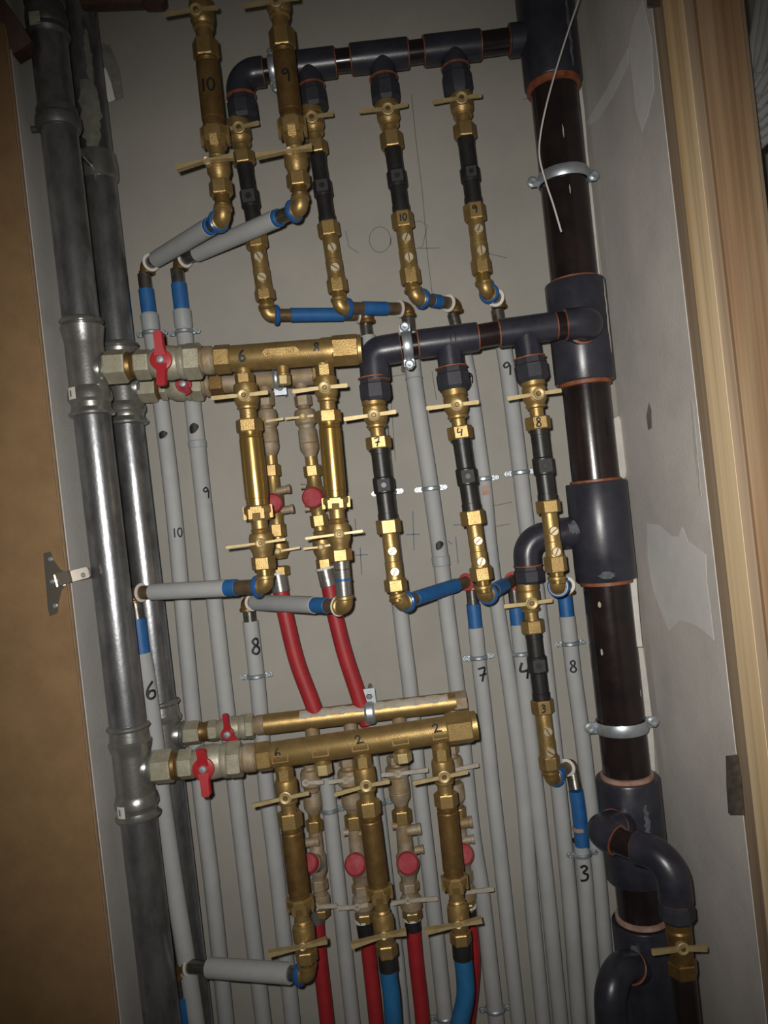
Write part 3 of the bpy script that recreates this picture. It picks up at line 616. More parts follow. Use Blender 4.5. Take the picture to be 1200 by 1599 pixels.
pressfit(G2, .93, (539, 547, 570, 627, 643, 660), 'press tee with white sticker on the rear riser', outlet=(226, 605), lab=(178, 635))
pressfit(G2, .93, (1096, 1120, 1130, 1175, 1190, 1205), 'press tee low on the rear riser, behind the grey pipe', outlet=(290, 1147))
T = Thing('press_coupling', 'press coupling with white sticker at the top of the front riser', 'coupling', G1.at(35))
b = MB(); G1.prof(b, [(-20, 31), (8, 31), (10, 29), (14, 29), (18, 30), (34, 32), (42, 31), (46, 29), (52, 32), (56, 33.5), (60, 31), (62, 29)], 36); o = T.part('body', b, 'galvanised_dirty')
mbx = MB(); c = P(54, 28, .18+.0245); mbx.box(c, Vector((.0062, 0, 0)), Vector((0, 0, .0075)), Vector((0, .0006, 0))); T.part('sticker', mbx, 'dusty_white', o)
T = Thing('pipe_clamp', 'dark rubber-lined clamp with wall stud on the upper front riser', 'clamp', G1.at(192))
b = MB(); G1.prof(b, [(172, 29), (173, 31), (184, 32), (187, 34), (198, 34.5), (204, 32), (205, 29)], 36); T.part('band', b, 'galvanised_dirty')
c = G1.at(198)
T.part('bolt', MB().cyl(c-Vector((.025, 0, 0)), c-Vector((.052, 0, 0)), .004), 'bare_steel')
T.part('stud', MB().cyl(c+Vector((0, .02, 0)), Vector((c.x, 0.0, c.z)), .004), 'bare_steel')
T = Thing('pipe_clamp', 'dull steel collar on the upper rear riser', 'clamp', G2.at(265))
b = MB(); G2.prof(b, [(240, 25.5), (242, 28), (252, 29), (258, 30), (272, 30), (280, 29), (283, 25.5)], 36); T.part('band', b, 'galvanised_fitting')
# ================================================================== MANIFOLDS
def vbalve(label, ax, xs, hd, m='nickel_dusty', kr=1.0, lobes=None, mh='red_plastic'):
    """union hex, ring, hex, body, hex, neck along a horizontal axis (pixel x stations)"""
    T = Thing('shutoff_valve', label, 'valve', ax.at((xs[0]+xs[-1])/2), 'red handled shutoff valves')
    a, b, c, d_, e, f, g = xs
    T.part('union_nut', ax.hex(MB(), a, b, 27*kr), m)
    T.part('thread_ring', ax.prof(MB(), [(b-1, 21*kr), (b+1, 22*kr), ((b+c)/2, 20*kr), (c, 22*kr)]), 'brass_dark')
    T.part('hex_end', ax.hex(MB(), c, d_, 24*kr), m)
    T.part('body', ax.prof(MB(), [(d_-1, 18*kr), (d_+4, 22*kr), (d_+12, 26*kr), ((d_+e)/2+4, 27*kr), (e-10, 25*kr), (e-6, 27*kr), (e, 27*kr)], 32), m)
    T.part('union_nut', ax.hex(MB(), e, f, 29*kr), m)
    T.part('neck', ax.prof(MB(), [(f-1, 19*kr), (f+3, 20*kr), (f+6, 22*kr), (g-4, 22*kr), (g, 18*kr)]), 'brass_dusty')
    off = ax.r(27*kr)+.008; dd = ax.d+off; c0 = P(*hd, dd)
    hb = MB(); R = .0125*kr
    hb.lathe(c0-FR*.012, FR, [(0, .006), (.010, .006), (.010, R*.9), (.011, R), (.0145, R), (.0155, R*.8), (.0155, 0)], 24)
    for (lx, ly) in lobes:
        q = P(lx, ly, dd+.004); v = q-c0; dr = v.normalized(); sp = dr.cross(FR).normalized(); n = FR*.0028
        st = []
        for t, w_, up in ((.15, .0085, 0), (.45, .0060, .002), (.75, .0058, .004), (.95, .0062, .004), (1.03, .0040, .004)):
            p_ = c0+v*t*1.0; p_ = p_+FR*up*.3+FR*.001
            st.append([p_-sp*w_*kr-n, p_+sp*w_*kr-n, p_+sp*w_*kr*.8+n, p_-sp*w_*kr*.8+n])
        hb.rings(st)
    h_ = T.part('handle', hb, mh)
    T.part('screw', MB().lathe(c0+FR*.0035, FR, [(0, .0042), (.0012, .0048), (.0026, .0036), (.003, 0)], 12), 'zinc', h_)
    return T
def stub(T, p, d, y0, y1, r, w, m, dv=None):
    pass
# middle, front
mf = Ax((336, 562), (565, 545), .18)
ux = Ax((160, 574), (336, 562), .18)
vbalve('red handled shutoff valve feeding the middle brass manifold', ux, (167, 200, 213, 236, 290, 315, 336), (252, 562), lobes=[(247, 519), (253, 602)])
T = Thing('brass_manifold', 'front middle brass manifold with marker numbers 6 and 8', 'manifold', mf.at(450), 'brass manifolds')
T.part('hex_end', mf.hex(MB(), 336, 361, 23), 'brass_cast')
mb_ = MB(); mf.prof(mb_, [(360, 19), (364, 20.5), (500, 20.5), (505, 22), (522, 22)], 36); bod = T.part('body', mb_, 'brass_cast')
T.part('end_cap', mf.prof(MB(), [(519, 21), (520, 25)], 6) and (lambda m: m)(mf.hex(MB(), 519, 560, 24.5)), 'brass_cast')
T.part('end_cap', mf.cyl(MB(), 559, 565, 22.5), 'brass_cast')
def outlet(T, man, top, bot, r, hexy=None, hr=11, m='brass_cast'):
    c = P(*top, man.d); e = P(*bot, man.d); L = (e-c).length
    T.part('outlet', MB().lathe(c, e-c, [(0, man.r(r)), (L*.82, man.r(r)), (L*.86, man.r(r+1.5)), (L, man.r(r+1.5))], 24), m)
    if hexy:
        q = P(*hexy, man.d); T.part('plug', MB().hexn(e, q, man.r(hr)), 'brass_handle')
outlet(T, mf, (379, 565), (381, 586), 11.5); outlet(T, mf, (504, 556), (505, 571), 11.5); outlet(T, mf, (441, 566), (443, 587), 9.5, (444, 601), 11)
bx = MB(); cc = P(441, 553, .18)+FR*mf.r(19.5); bx.box(cc, mf.w*mf.r(28), mf.sd*mf.r(5.6), FR*.0012, .0035); pl = T.part('cast_plate', bx, 'brass_cast', bod)
write(T, bod, '2', P(421, 555, .18), mf.w, mf.sd, 7/mf.S, mf.r(21)+.001, None, .16, 'brass_dark', 'cast_letters')
write(T, bod, 'IWT', P(456, 552, .18), mf.w, mf.sd, 8/mf.S, mf.r(21)+.001, None, .14, 'brass_dark', 'cast_letters')
write(T, bod, '6', P(381, 559, .18), mf.w, mf.sd, 17/mf.S, mf.r(20.5), 'U', .2)
write(T, bod, '8', P(496, 551, .18)+mf.sd*.003, mf.w, mf.sd, 15/mf.S, mf.r(20.5), 'U', .2)
# middle, rear
mr = Ax((325, 601), (515, 584), .06); ur = Ax((215, 607), (325, 601), .06)
vbalve('rear shutoff valve half hidden behind the middle front valve', ur, (219, 246, 252, 262, 300, 318, 332), (287, 600), kr=.86, lobes=[(283, 570), (296, 615)], mh='red_dusty')
T = Thing('brass_manifold', 'rear middle brass manifold hidden behind the numbered one', 'manifold', mr.at(420), 'brass manifolds')
T.part('hex_end', mr.hex(MB(), 329, 350, 20), 'brass_dark')
mb_ = MB(); mr.prof(mb_, [(349, 15.5), (490, 15.5)], 32); T.part('body', mb_, 'brass_dusty'); T.part('end_cap', mr.hex(MB(), 489, 512, 18), 'brass_dark')
outlet(T, mr, (412, 592), (414, 612), 10, m='brass_dusty'); outlet(T, mr, (469, 588), (471, 610), 10, m='brass_dusty')
def bracket(label, man, x, up=1, y0=0, y1=0, plate=None):
    T = Thing('manifold_bracket', label, 'bracket', man.at(x), 'zinc manifold brackets')
    o = man.at(x-8); r = man.r(y0)
    T.part('band', MB().lathe(o, man.w, [(0, r), (0, r+.0012), (.003, r+.003), (man.r(16)-.003, r+.003), (man.r(16), r+.0012), (man.r(16), r)], 32), 'zinc')
    c = P(*plate, man.d+.004); ax_ = man.w*man.r(9.5); ay = man.sd*man.r(y1)
    T.part('plate', MB().box(c, ax_, ay, FR*.0015, .001), 'zinc')
    T.part('screw', MB().lathe(c+FR*.001, FR, [(0, .0042), (.0015, .0042), (.0025, .003), (.0025, 0)], 10), 'galvanised_fitting')
    T.part('stud', MB().cyl(c, Vector((c.x, 0, c.z)), .003), 'bare_steel')
bracket('zinc bracket plate under the rear middle manifold', mr, 436, y0=16, y1=11, plate=(438, 606))
# lower, front
lf = Ax((400, 1183), (745, 1132), .18); ul = Ax((232, 1199), (402, 1182), .18)
vbalve('red handled shutoff valve feeding the lower front manifold', ul, (240, 270, 281, 302, 357, 378, 402), (318, 1200), lobes=[(314, 1170), (323, 1241)])
T = Thing('brass_manifold', 'front lower brass manifold with marker writing above its outlets', 'manifold', lf.at(570), 'brass manifolds')
T.part('hex_end', lf.hex(MB(), 402, 424, 23.5), 'brass_cast')
mb_ = MB(); lf.prof(mb_, [(423, 18.5), (427, 20.5), (696, 20.5), (700, 22)], 36); bod = T.part('body', mb_, 'brass_cast')
T.part('end_cap', lf.hex(MB(), 697, 737, 25.5), 'brass_cast'); T.part('end_cap', lf.cyl(MB(), 736, 745, 22), 'brass_cast')
for i, (x, y) in enumerate([(440, 1177), (502, 1168), (563, 1159), (625, 1151), (687, 1143)]):
    c = P(x, y, .18); fr = MB()
    for a_, b_2, ww, hh in ((0, 5, 12, .8), (0, -5, 12, .8), (-12, 0, .8, 5.5), (12, 0, .8, 5.5)):
        an = (b_2-2)/20.5
        fr.box(lf.at(x)+lf.w*lf.r(a_)+(lf.sd*math.sin(an)+lf.f*math.cos(an))*lf.r(20.6), lf.w*lf.r(ww), lf.sd*lf.r(hh), FR*.0007)
    T.part('cast_box', fr, 'brass_cast', bod)
outlet(T, lf, (441, 1180), (443, 1201), 12.5); outlet(T, lf, (502, 1172), (504, 1192), 12, (506, 1208), 14)
outlet(T, lf, (564, 1162), (566, 1180), 12.5); outlet(T, lf, (626, 1155), (628, 1174), 12, (630, 1189), 14.5); outlet(T, lf, (686, 1146), (688, 1168), 12.5)
write(T, bod, '6', lf.at(437)+lf.sd*lf.r(9), lf.w, lf.sd, 14/lf.S, lf.r(20.0), None, .17)
for (x, y) in ((561, 1155), (680, 1141)): write(T, bod, '2', lf.at(x)+lf.sd*lf.r(9), lf.w, lf.sd, 15/lf.S, lf.r(20.0), None, .17)
# lower, rear
lr = Ax((425, 1130), (728, 1094), .06); uq = Ax((275, 1147), (425, 1130), .06)
vbalve('dusty shutoff valve feeding the lower rear manifold', uq, (287, 313, 327, 340, 385, 397, 425), (356, 1146), kr=.70, lobes=[(352, 1115), (372, 1160)])
T = Thing('brass_manifold', 'rear lower brass manifold dusted white along its top', 'manifold', lr.at(570), 'brass manifolds')
mb_ = MB(); lr.prof(mb_, [(412, 14), (414, 16), (700, 15.5), (712, 15.5)], 36); T.part('body', mb_, 'brass_cast')
T.part('end_cap', lr.hex(MB(), 708, 729, 16.5), 'brass_dusty')
ds = MB(); st = []
for i in range(25):
    x = 470+(700-470)*i/24; c = lr.at(x); w_ = .0075+.002*math.sin(i*2.1); r_ = lr.r(15.9)
    row = []
    for k in range(7):
        an = (k/6-.5)*1.5*w_/r_+.75; vv = Vector((0, 0, 1))
        row.append(c+(vv*math.cos(an)+FR*math.sin(an))*(r_+.0003))
    st.append(row)
b0 = 0; ds.keep = True
for row in st: ds.v += row
for i in range(24):
    for k in range(6): ds.f.append((i*7+k, i*7+k+1, (i+1)*7+k+1, (i+1)*7+k))
T.part('dust_layer', ds, 'dusty_white', label='white dust along the top')
for x, y in ((486, 1133), (546, 1123), (622, 1114), (706, 1104)): outlet(T, lr, (x, y-4), (x+4, y+30), 11, m='brass_dusty')
bracket('zinc bracket with slotted plate above the rear lower manifold', lr, 578, y0=16, y1=12, plate=(577, 1087))
# ------------------------------------------------------------------ rear regulator columns
def rcol(where, p, q, d, k, top, v1, piv1, lv1, reg, hx, knob, stubs, hx2, v2, piv2, lv2, hx3, style=1, m='brass_dusty'):
    ax = Ax(p, q, d)
    T = Thing('ball_valve', 'upper small dusty brass valve ' + where, 'valve', ax.at((v1[0]+v1[1])/2), 'small rear ball valves')
    T.part('hex_end', ax.hex(MB(), top[0], top[1], 13*k), m)
    b = MB(); relprof(ax, b, top[1]-1, v1[1], [(0, 9), (.15, 10), (.2, 15), (.35, 17), (.75, 17), (.85, 13), (1, 12)], k*.95); T.part('body', b, m)
    handle(T, ax, piv1, lv1[0], lv1[1], ax.r(19*k), m=('dusty_white' if style == 2 else 'brass_handle'), th=2.6 if style == 1 else 4.5, boss=6)
    T = Thing('pressure_regulator', 'brass regulator with round red knob ' + where, 'regulator', ax.at(knob[1]), 'regulators with red knobs')
    b = MB(); relprof(ax, b, reg[0], reg[1], [(0, 12), (.06, 13.5), (.5, 14.5), (.52, 13.6), (.56, 14.6), (.75, 14), (.95, 9.5), (1, 9)], k); T.part('filter_cup', b, m)
    T.part('neck', ax.prof(MB(), [(reg[1]-1, 9*k), (hx[0]+1, 9*k)]), 'brass_cast')
    T.part('union_nut', ax.hex(MB(), hx[0], hx[1], 13.5*k), 'brass_cast')
    ky = knob[1]; b = MB(); ax.prof(b, [(hx[1]-1, 10*k), (ky-18, 11*k), (ky-12, 14*k), (ky+12, 14*k), (ky+18, 11*k), (hx2[0]+1, 10*k)]); bo = T.part('body', b, 'brass_cast' if style == 1 else m)
    c0 = ax.at(ky); kd = P(knob[0], ky, d+.035)
    dr = (kd-c0); L = dr.length
    T.part('bonnet', MB().lathe(c0, dr, [(0, .0115*k), (L-.010, .0125*k), (L-.008, .0132*k), (L-.006, .0125*k)], 26), 'dusty_white' if style == 2 else m)
    rk = ax.r(knob[2]); T.part('knob', MB().lathe(kd-dr.normalized()*.012, dr, [(0, rk*.8), (.002, rk*.96), (.008, rk), (.0125, rk*.97), (.0155, rk*.82), (.017, rk*.45), (.0173, 0)], 30), 'red_dusty')
    for sx, sy, L_, rr in stubs:
        e = P(sx, sy, d+.008); dd_ = 1 if L_ > 0 else -1
        hdir = Vector((.995*dd_, -.05, .06)).normalized(); s0 = e-hdir*abs(L_)/ax.S
        T.part('test_port', MB().lathe(s0, hdir, [(0, ax.r(rr)), (abs(L_)/ax.S*.75, ax.r(rr)), (abs(L_)/ax.S*.78, ax.r(rr+1)), (abs(L_)/ax.S, ax.r(rr+1))], 16), m)
    T.part('union_nut', ax.hex(MB(), hx2[0], hx2[1], 13.5*k), 'brass_cast' if style == 1 else m)
    T = Thing('ball_valve', 'lower small brass valve ' + where, 'valve', ax.at((v2[0]+v2[1])/2), 'small rear ball valves')
    b = MB(); relprof(ax, b, v2[0], v2[1], [(0, 10), (.15, 10), (.2, 12), (.25, 11), (.35, 14.5), (.75, 15), (.9, 12), (1, 11)], k); T.part('body', b, 'brass_cast' if style == 1 else m)
    T.part('hex_end', ax.hex(MB(), hx3[0], hx3[1], 13.5*k), 'brass_cast')
    handle(T, ax, piv2, lv2[0], lv2[1], ax.r(19*k), m=('dusty_white' if style == 2 else 'brass_handle'), th=2.4 if style == 1 else 4.5, boss=5.5)
rcol('behind the left column of the middle manifold', (413, 600), (440, 900), .06, 1.0, (612, 634), (634, 672), (410, 659), ((395, 660), (443, 654)), (668, 712), (726, 744), (426, 786, 15.5),
     [(454, 763, 22, 6), (459, 794, 20, 6)], (818, 838), (836, 872), (434, 861), ((420, 861), (469, 855)), (884, 898))
rcol('behind the right column of the middle manifold', (470, 600), (510, 895), .06, 1.05, (618, 634), (634, 670), (474, 651), ((446, 654), (490, 649)), (669, 713), (727, 744), (488, 777, 16.5),
     [(470, 760, -8, 4), (476, 795, -8, 4)], (804, 822), (820, 874), (502, 854), ((474, 857), (520, 850)), (872, 889))
rcol('behind the first column of the lower manifold', (480, 1150), (504, 1440), .06, 1.0, (1180, 1195), (1195, 1235), (478, 1222), ((472, 1223), (506, 1221)), (1236, 1270), (1280, 1297), (482, 1348, 15),
     [(499, 1313, 24, 7), (506, 1343, 22, 7)], (1372, 1388), (1388, 1420), (494, 1416), ((482, 1418), (527, 1414)), (1418, 1430), 2)
rcol('left of the second column of the lower manifold', (539, 1150), (571, 1440), .06, 1.15, (1180, 1195), (1195, 1232), (540, 1218), ((513, 1221), (556, 1214)), (1232, 1266), (1272, 1292), (555, 1350, 17),
     [(537, 1300, -8, 5), (573, 1300, 12, 5)], (1380, 1394), (1388, 1425), (558, 1416), ((527, 1418), (575, 1412)), (1424, 1438), 2)
rcol('between the second and third lower manifold columns', (615, 1150), (645, 1435), .06, 1.15, (1180, 1192), (1190, 1216), (622, 1208), ((596, 1210), (669, 1202)), (1212, 1256), (1264, 1284), (637, 1348, 17),
     [(658, 1294, 22, 8), (662, 1326, 14, 6), (613, 1290, -8, 5)], (1376, 1390), (1390, 1424), (637, 1406), ((611, 1411), (684, 1403)), (1421, 1434), 2)
rcol('behind the third column of the lower manifold', (700, 1140), (731, 1430), .06, 1.1, (1160, 1175), (1175, 1215), (706, 1203), ((700, 1204), (748, 1194)), (1222, 1256), (1260, 1278), (724, 1334, 16),
     [(738, 1283, 24, 8), (741, 1310, 20, 6)], (1360, 1375), (1375, 1410), (722, 1394), ((712, 1396), (772, 1388)), (1408, 1420), 2)
# ================================================================== GREY PIPES ON THE WALL
def gpipe(label, pts, d, r=12.3, bare=None, wrap=None, thick=None, txt=None, blots=(), grp='grey sleeved pipes down the back wall', mark=None):
    s = SCL(d); T = Thing('grey_pipe', label, 'pipe', P(*pts[-1], d), grp)
    p = [P(x, y, d) for x, y in pts]; q = smooth(p, 6) if len(p) > 2 else p
    def lin(y):
        for a, b in zip(pts, pts[1:]):
            if a[1] <= y <= b[1]:
                t = (y-a[1])/(b[1]-a[1]); return P(a[0]+(b[0]-a[0])*t, y, d)
        a, b = pts[0], pts[1]; t = (y-a[1])/(b[1]-a[1]); return P(a[0]+(b[0]-a[0])*t, y, d)
    def at(y):
        p0 = lin(y)
        for a, b in zip(q, q[1:]):
            if b.z <= p0.z <= a.z: return a+(b-a)*((a.z-p0.z)/max(1e-6, a.z-b.z))
        return p0
    sl = T.part('sleeve', MB().tube(q, r/s, 24), 'grey_sleeve')
    if bare: T.part('bare_end', MB().cyl(at(bare[0]), at(bare[1]), (r-2.3)/s, ch=.0005), 'bare_steel')
    if wrap: T.part('tape', MB().cyl(at(wrap[0]), at(wrap[1]), (r-.8)/s, ch=.0004), 'blue_tape')
    for th in (thick or []): T.part('collar', MB().lathe(at(th[0]), at(th[1])-at(th[0]), [(0, r/s), (.001, (r+1.4)/s), ((at(th[1])-at(th[0])).length*.9, (r+1.2)/s), ((at(th[1])-at(th[0])).length, r/s)], 24), 'grey_collar')
    R = Vector((1, 0, 0)); U = Vector((0.0, 0, 1))
    if txt:
        for t_, x, y, h in txt:
            c = at(y); c2 = P(x, y, d+r/s*.8); off = c2.x-c.x; a0 = math.asin(max(-.8, min(.8, off/(r/s))))
            write(T, sl, t_, c, R*math.cos(a0)-FR*math.sin(a0), U, h/s, r/s, 'R', .15, eps=.0005, fr=FR*math.cos(a0)+R*math.sin(a0))
    for (x, y, rx, ry) in blots: blot(T, sl, at(y), R, U, rx/s, ry/s, r/s)
    if mark:
        c = at(mark[0]); T.part('sticker', MB().box(c+FR*(r/s)-Vector((0, -.0006, 0)), R*.0045, U*.0065, FR*.0009), 'glue_pale')
    return T, at
AT = {}
_, AT['10'] = gpipe('grey wall pipe marked 10, left of its neighbour marked 9', [(233, 490), (267, 755), (291, 1010), (313, 1230), (333, 1400), (358, 1640)], .03, 12.5, (428, 456), (452, 492), [(491, 516)], [('10', 278, 832, 14)], [(259, 680, 6.5, 6)])
_, AT['9'] = gpipe('grey wall pipe marked 9, beside the one marked 10', [(284, 484), (304, 655), (329, 885), (343, 1010), (368, 1230), (388, 1400), (417, 1640)], .03, 12.8, (420, 448), (443, 486), [(484, 512), (688, 700)], [('9', 322, 771, 17)], [(307, 670, 7, 8)])
for nm, a_, b_2, x0, y0_ in (('9', 420, 486, 278, 415), ('10', 428, 492, 229, 420)): pass
_, AT['8L'] = gpipe('grey wall pipe marked 8 below the left sloping elbow', [(391, 970), (404, 1085), (416, 1230), (432, 1360), (462, 1640)], .03, 12.5, (950, 972), None, None, [('8', 399, 1008, 24)])
_, AT['h1'] = gpipe('grey wall pipe with clamp below the capped manifold outlet', [(503, 1150), (511, 1227), (526, 1360), (540, 1493), (556, 1640)], .03, 12)
_, AT['h2'] = gpipe('grey wall pipe mostly hidden behind the second lower column', [(577, 1150), (590, 1250), (605, 1380), (620, 1493), (634, 1640)], .03, 11)
_, AT['t1'] = gpipe('grey wall pipe behind the column marked 7, from first elbow', [(574, 525), (592, 650), (612, 830), (629, 985), (641, 1080), (655, 1227), (675, 1398), (701, 1640)], .03, 12.3, (503, 528))
_, AT['t2'] = gpipe('grey wall pipe with black blot right of the column marked 7', [(640, 520), (648, 600), (673, 762), (690, 885), (702, 985), (714, 1077), (737, 1293), (753, 1398), (768, 1530), (781, 1640)], .03, 12.8, (494, 522), None, [(590, 592), (868, 884)], None, [(684, 851, 6, 7)])
_, AT['7'] = gpipe('grey wall pipe marked 7 with blue taped top', [(743, 980), (750, 1050), (757, 1110), (770, 1235), (782, 1340), (796, 1470), (815, 1640)], .03, 11.7, (918, 950), (943, 983), None, [('7', 752, 1051, 22)])
_, AT['t3'] = gpipe('grey wall pipe with pale sticker behind the column marked 4', [(714, 515), (731, 580), (756, 755), (765, 850), (779, 960), (791, 1035), (800, 1100), (817, 1235), (829, 1390), (846, 1570), (853, 1640)], .03, 11.7, (490, 518), mark=(766,), txt=[('9', 734, 593, 16)])
_, AT['4'] = gpipe('grey wall pipe marked 4 with blue taped top', [(809, 975), (815, 1030), (821, 1085), (838, 1235), (849, 1335), (856, 1400), (873, 1570), (880, 1640)], .03, 12, (916, 950), (944, 977), None, [('4', 818, 1045, 26)])
_, AT['t4'] = gpipe('grey wall pipe marked 9 behind the lower black elbow', [(782, 515), (793, 580), (812, 730), (824, 830), (838, 920), (853, 1050), (865, 1160), (876, 1260), (889, 1390), (903, 1570), (909, 1640)], .03, 12.5, (484, 512), txt=[('9', 792, 578, 20)])
_, AT['8R'] = gpipe('grey wall pipe marked 8 with blue taped top', [(886, 962), (896, 1050), (903, 1100), (911, 1160), (920, 1240), (935, 1370), (946, 1500), (958, 1640)], .03, 12.2, (922, 945), (920, 965), None, [('8', 894, 1038, 18)])
T3, AT['3'] = gpipe('grey wall pipe marked 3 under a long blue taped top', [(908, 1320), (914, 1370), (922, 1480), (930, 1570), (936, 1640)], .045, 12.2, None, None, None, [('3', 911, 1358, 24)])
a_ = P(895, 1206, .035); b_ = P(900, 1234, .045); c_ = P(905, 1270, .045); d_ = P(910, 1322, .045)
T3.part('bare_end', MB().tube([a_, b_], .0092), 'bare_steel'); T3.part('tape', MB().tube(smooth([b_, c_, d_]), .0098), 'blue_tape')
T3.part('sticker', MB().cyl(P(905.5, 1290, .045), P(906.3, 1296, .045), .0100), 'glue_pale')
T6, AT['6'] = gpipe('grey pipe marked 6 crossing in front of the rear riser', [(222, 1020), (233, 1090), (256, 1270), (275, 1400), (288, 1480), (312, 1640)], .105, 14, None, None, None, [('6', 235, 1076, 26)])
T6.part('bare_end', MB().tube([P(211, 938, .105), P(216, 970, .105)], .0092), 'bare_steel'); T6.part('tape', MB().tube([P(215, 966, .105), P(222, 1022, .105)], .0105), 'blue_tape')
Tb = Thing('grey_pipe', 'blue taped pipe at the bottom left below the last elbow', 'pipe', P(292, 1600, .105), 'grey sleeved pipes down the back wall')
Tb.part('bare_end', MB().tube([P(284, 1520, .105), P(287, 1556, .105)], .0092), 'bare_steel'); Tb.part('tape', MB().tube([P(287, 1553, .105), P(297, 1650, .105)], .0115), 'blue_tape')
# ------------------------------------------------------------------ small wall clamps
def clamp(label, c, d, r, w=None, ears=(1, 1), band=7, kind='dome', earlen=7.0, m='zinc', stud=True, cat='clamp', grp='small zinc pipe clamps', earr=4.8, axisdir=None, tail=0, name='pipe_clamp', sides=None):
    s = SCL(d); w = axisdir or Vector((.115*.0, 0, -1)); w, sd, f = basis(w)
    T = Thing(name, label, cat, c, grp); rr = r/s; h = band/s
    T.part('band', MB().lathe(c-w*h/2, w, [(0, rr), (0, rr+.0010), (h*.25, rr+.0024), (h*.75, rr+.0024), (h, rr+.0010), (h, rr)], 36, cap=False), m)
    for k, on in ((-1, ears[0]), (1, ears[1])):
        if not on: continue
        L = earlen/s; e = c+sd*(k*(rr+L*.6+.001))
        if k == 1 and tail: L = L+tail/s/2; e = c+sd*(rr+L*.8)
        lug = T.part('lug', MB().box(e, sd*L, w*earr*.75/s, FR*.0012, earr*.5/s), m)
        sc_ = e+sd*k*L*.25
        T.part('screw', MB().lathe(sc_, FR, [(0, earr*.72/s), (.002, earr*.72/s), (.0034, earr*.5/s), (.0034, earr*.2/s), (.0028, 0)], 12), m, lug)
    if stud: T.part('stud', MB().cyl(Vector((c.x, c.y+rr+.0012, c.z)), Vector((c.x, .0003, c.z)), min(.004, .3*rr), n=10), 'bare_steel')
    return T
clamp('small zinc clamp high on pipe 10 beside the red handle', AT['10'](521), .03, 13)
clamp('small zinc clamp high on the left pipe marked 9', AT['9'](519), .03, 13)
clamp('small zinc clamp on pipe 8 above the lower manifold', AT['8L'](1055), .03, 13)
clamp('small zinc clamp behind the column marked 7', AT['t1'](769), .03, 12.5, earlen=7)
clamp('small zinc clamp on the blotted pipe right of column 7', AT['t2'](763), .03, 13)
clamp('small zinc clamp above the pale pipe sticker', AT['t3'](748), .03, 12)
clamp('zinc clamp with long tail behind the column marked 8', AT['t4'](738), .03, 12.7, tail=32)
clamp('small zinc clamp above the pipe digit 7', AT['7'](1026), .03, 12)
clamp('small zinc clamp above the pipe digit 4', AT['4'](1020), .03, 12.3)
clamp('small zinc clamp above the right pipe digit 8', AT['8R'](1004), .03, 12.3)
clamp('small zinc clamp under the capped outlet of the lower manifold', AT['h1'](1264), .03, 12.3)
clamp('small zinc clamp half hidden by the second lower column', AT['h2'](1253), .03, 11.5)
clamp('small dark clamp under the long blue taped pipe', AT['3'](1333), .045, 12.5)
clamp('small clamp at the bottom edge left of the curved blue hose', AT['t1'](1587), .03, 12.5)
clamp('small clamp at the bottom edge right of the curved blue hose', AT['t2'](1575), .03, 13)
# ================================================================== BLACK PLASTIC STACK AND HEADERS
BK = Ax((849, -10), (1021, 1599), .08)
def bp(y): return BK.at(y)
PG = 'black plastic stack and header pieces'
for lb, a_, b_ in (('upper length of thick black stack pipe behind the dangling wire', 134, 441), ('glossy length of thick black stack pipe beside the middle header', 598, 752), ('length of thick black stack pipe held by the lower wide clamp', 906, 1212), ('short length of thick black stack pipe behind the bottom right elbow', 1370, 1435)):
    T = Thing('black_stack_pipe', lb, 'pipe', bp(b_), 'lengths of the thick black stack pipe'); T.part('pipe', BK.cyl(MB(), a_, b_, 36), 'pvc_pipe')
    if a_ == 134:
        cylpatch(T, BK, 212, 232, -.12, .0, 36, 'dusty_white', fill=.5, seed=3); cylpatch(T, BK, 303, 317, -.1, .02, 36, 'dusty_white', fill=.5, seed=4)
    if a_ == 906:
        cylpatch(T, BK, 934, 943, -.75, -.55, 36, 'dusty_white', fill=.8); cylpatch(T, BK, 1006, 1016, -.85, -.7, 36, 'dusty_white', fill=.8); cylpatch(T, BK, 1074, 1086, .8, .95, 36, 'dusty_white', fill=.8)
def bigfit(label, y0, y1, r, rings, extra=None, gm='glue'):
    T = Thing('black_tee', label, 'pipe tee', bp((y0+y1)/2), 'black plastic tees on the stack')
    T.part('body', BK.prof(MB(), [(y0, 37), (y0, r-1), (y0+2, r), (y1-2, r), (y1, r-1), (y1, 37)], 40), 'pvc_fitting')
    for y, th in rings: 
        T.part('glue_bead', BK.prof(MB(), [(y-th, 36.5), (y-th*.7, 37.5+th*.75), (y+th*.7, 37.5+th*.75), (y+th, 36.5)], 40), gm)
    return T
t1 = bigfit('large black tee at the top of the stack', -70, 133, 44.5, [(137, 5.5)])
t2 = bigfit('large black tee behind the middle header elbow', 442, 597, 46, [(440, 2.5), (600, 4)])
t3 = bigfit('large black tee joined to the lower black elbow', 753, 905, 46.5, [(751, 2.5), (908, 4)])
t4 = bigfit('large black tee with pinkish top rim below the big clamp', 1213, 1369, 48.5, [(1210, 4)], gm='glue_pale')
t5 = bigfit('lowest large black tee with pale top rim', 1436, 1660, 47, [(1431, 4)], gm='glue_pale')
def pvc(T, name, pts, r, m='pvc_fitting', lab=None): return T.part(name, MB().tube(pts, r, 32), m, label=lab)
def bead(T, c, w, r, m='glue', th=.0010):
    w = w.normalized(); T.part('glue_bead', MB().lathe(c-w*th, w, [(0, r*.97), (th*.4, r+.0006), (th*1.6, r+.0006), (th*2, r*.97)], 30), m)
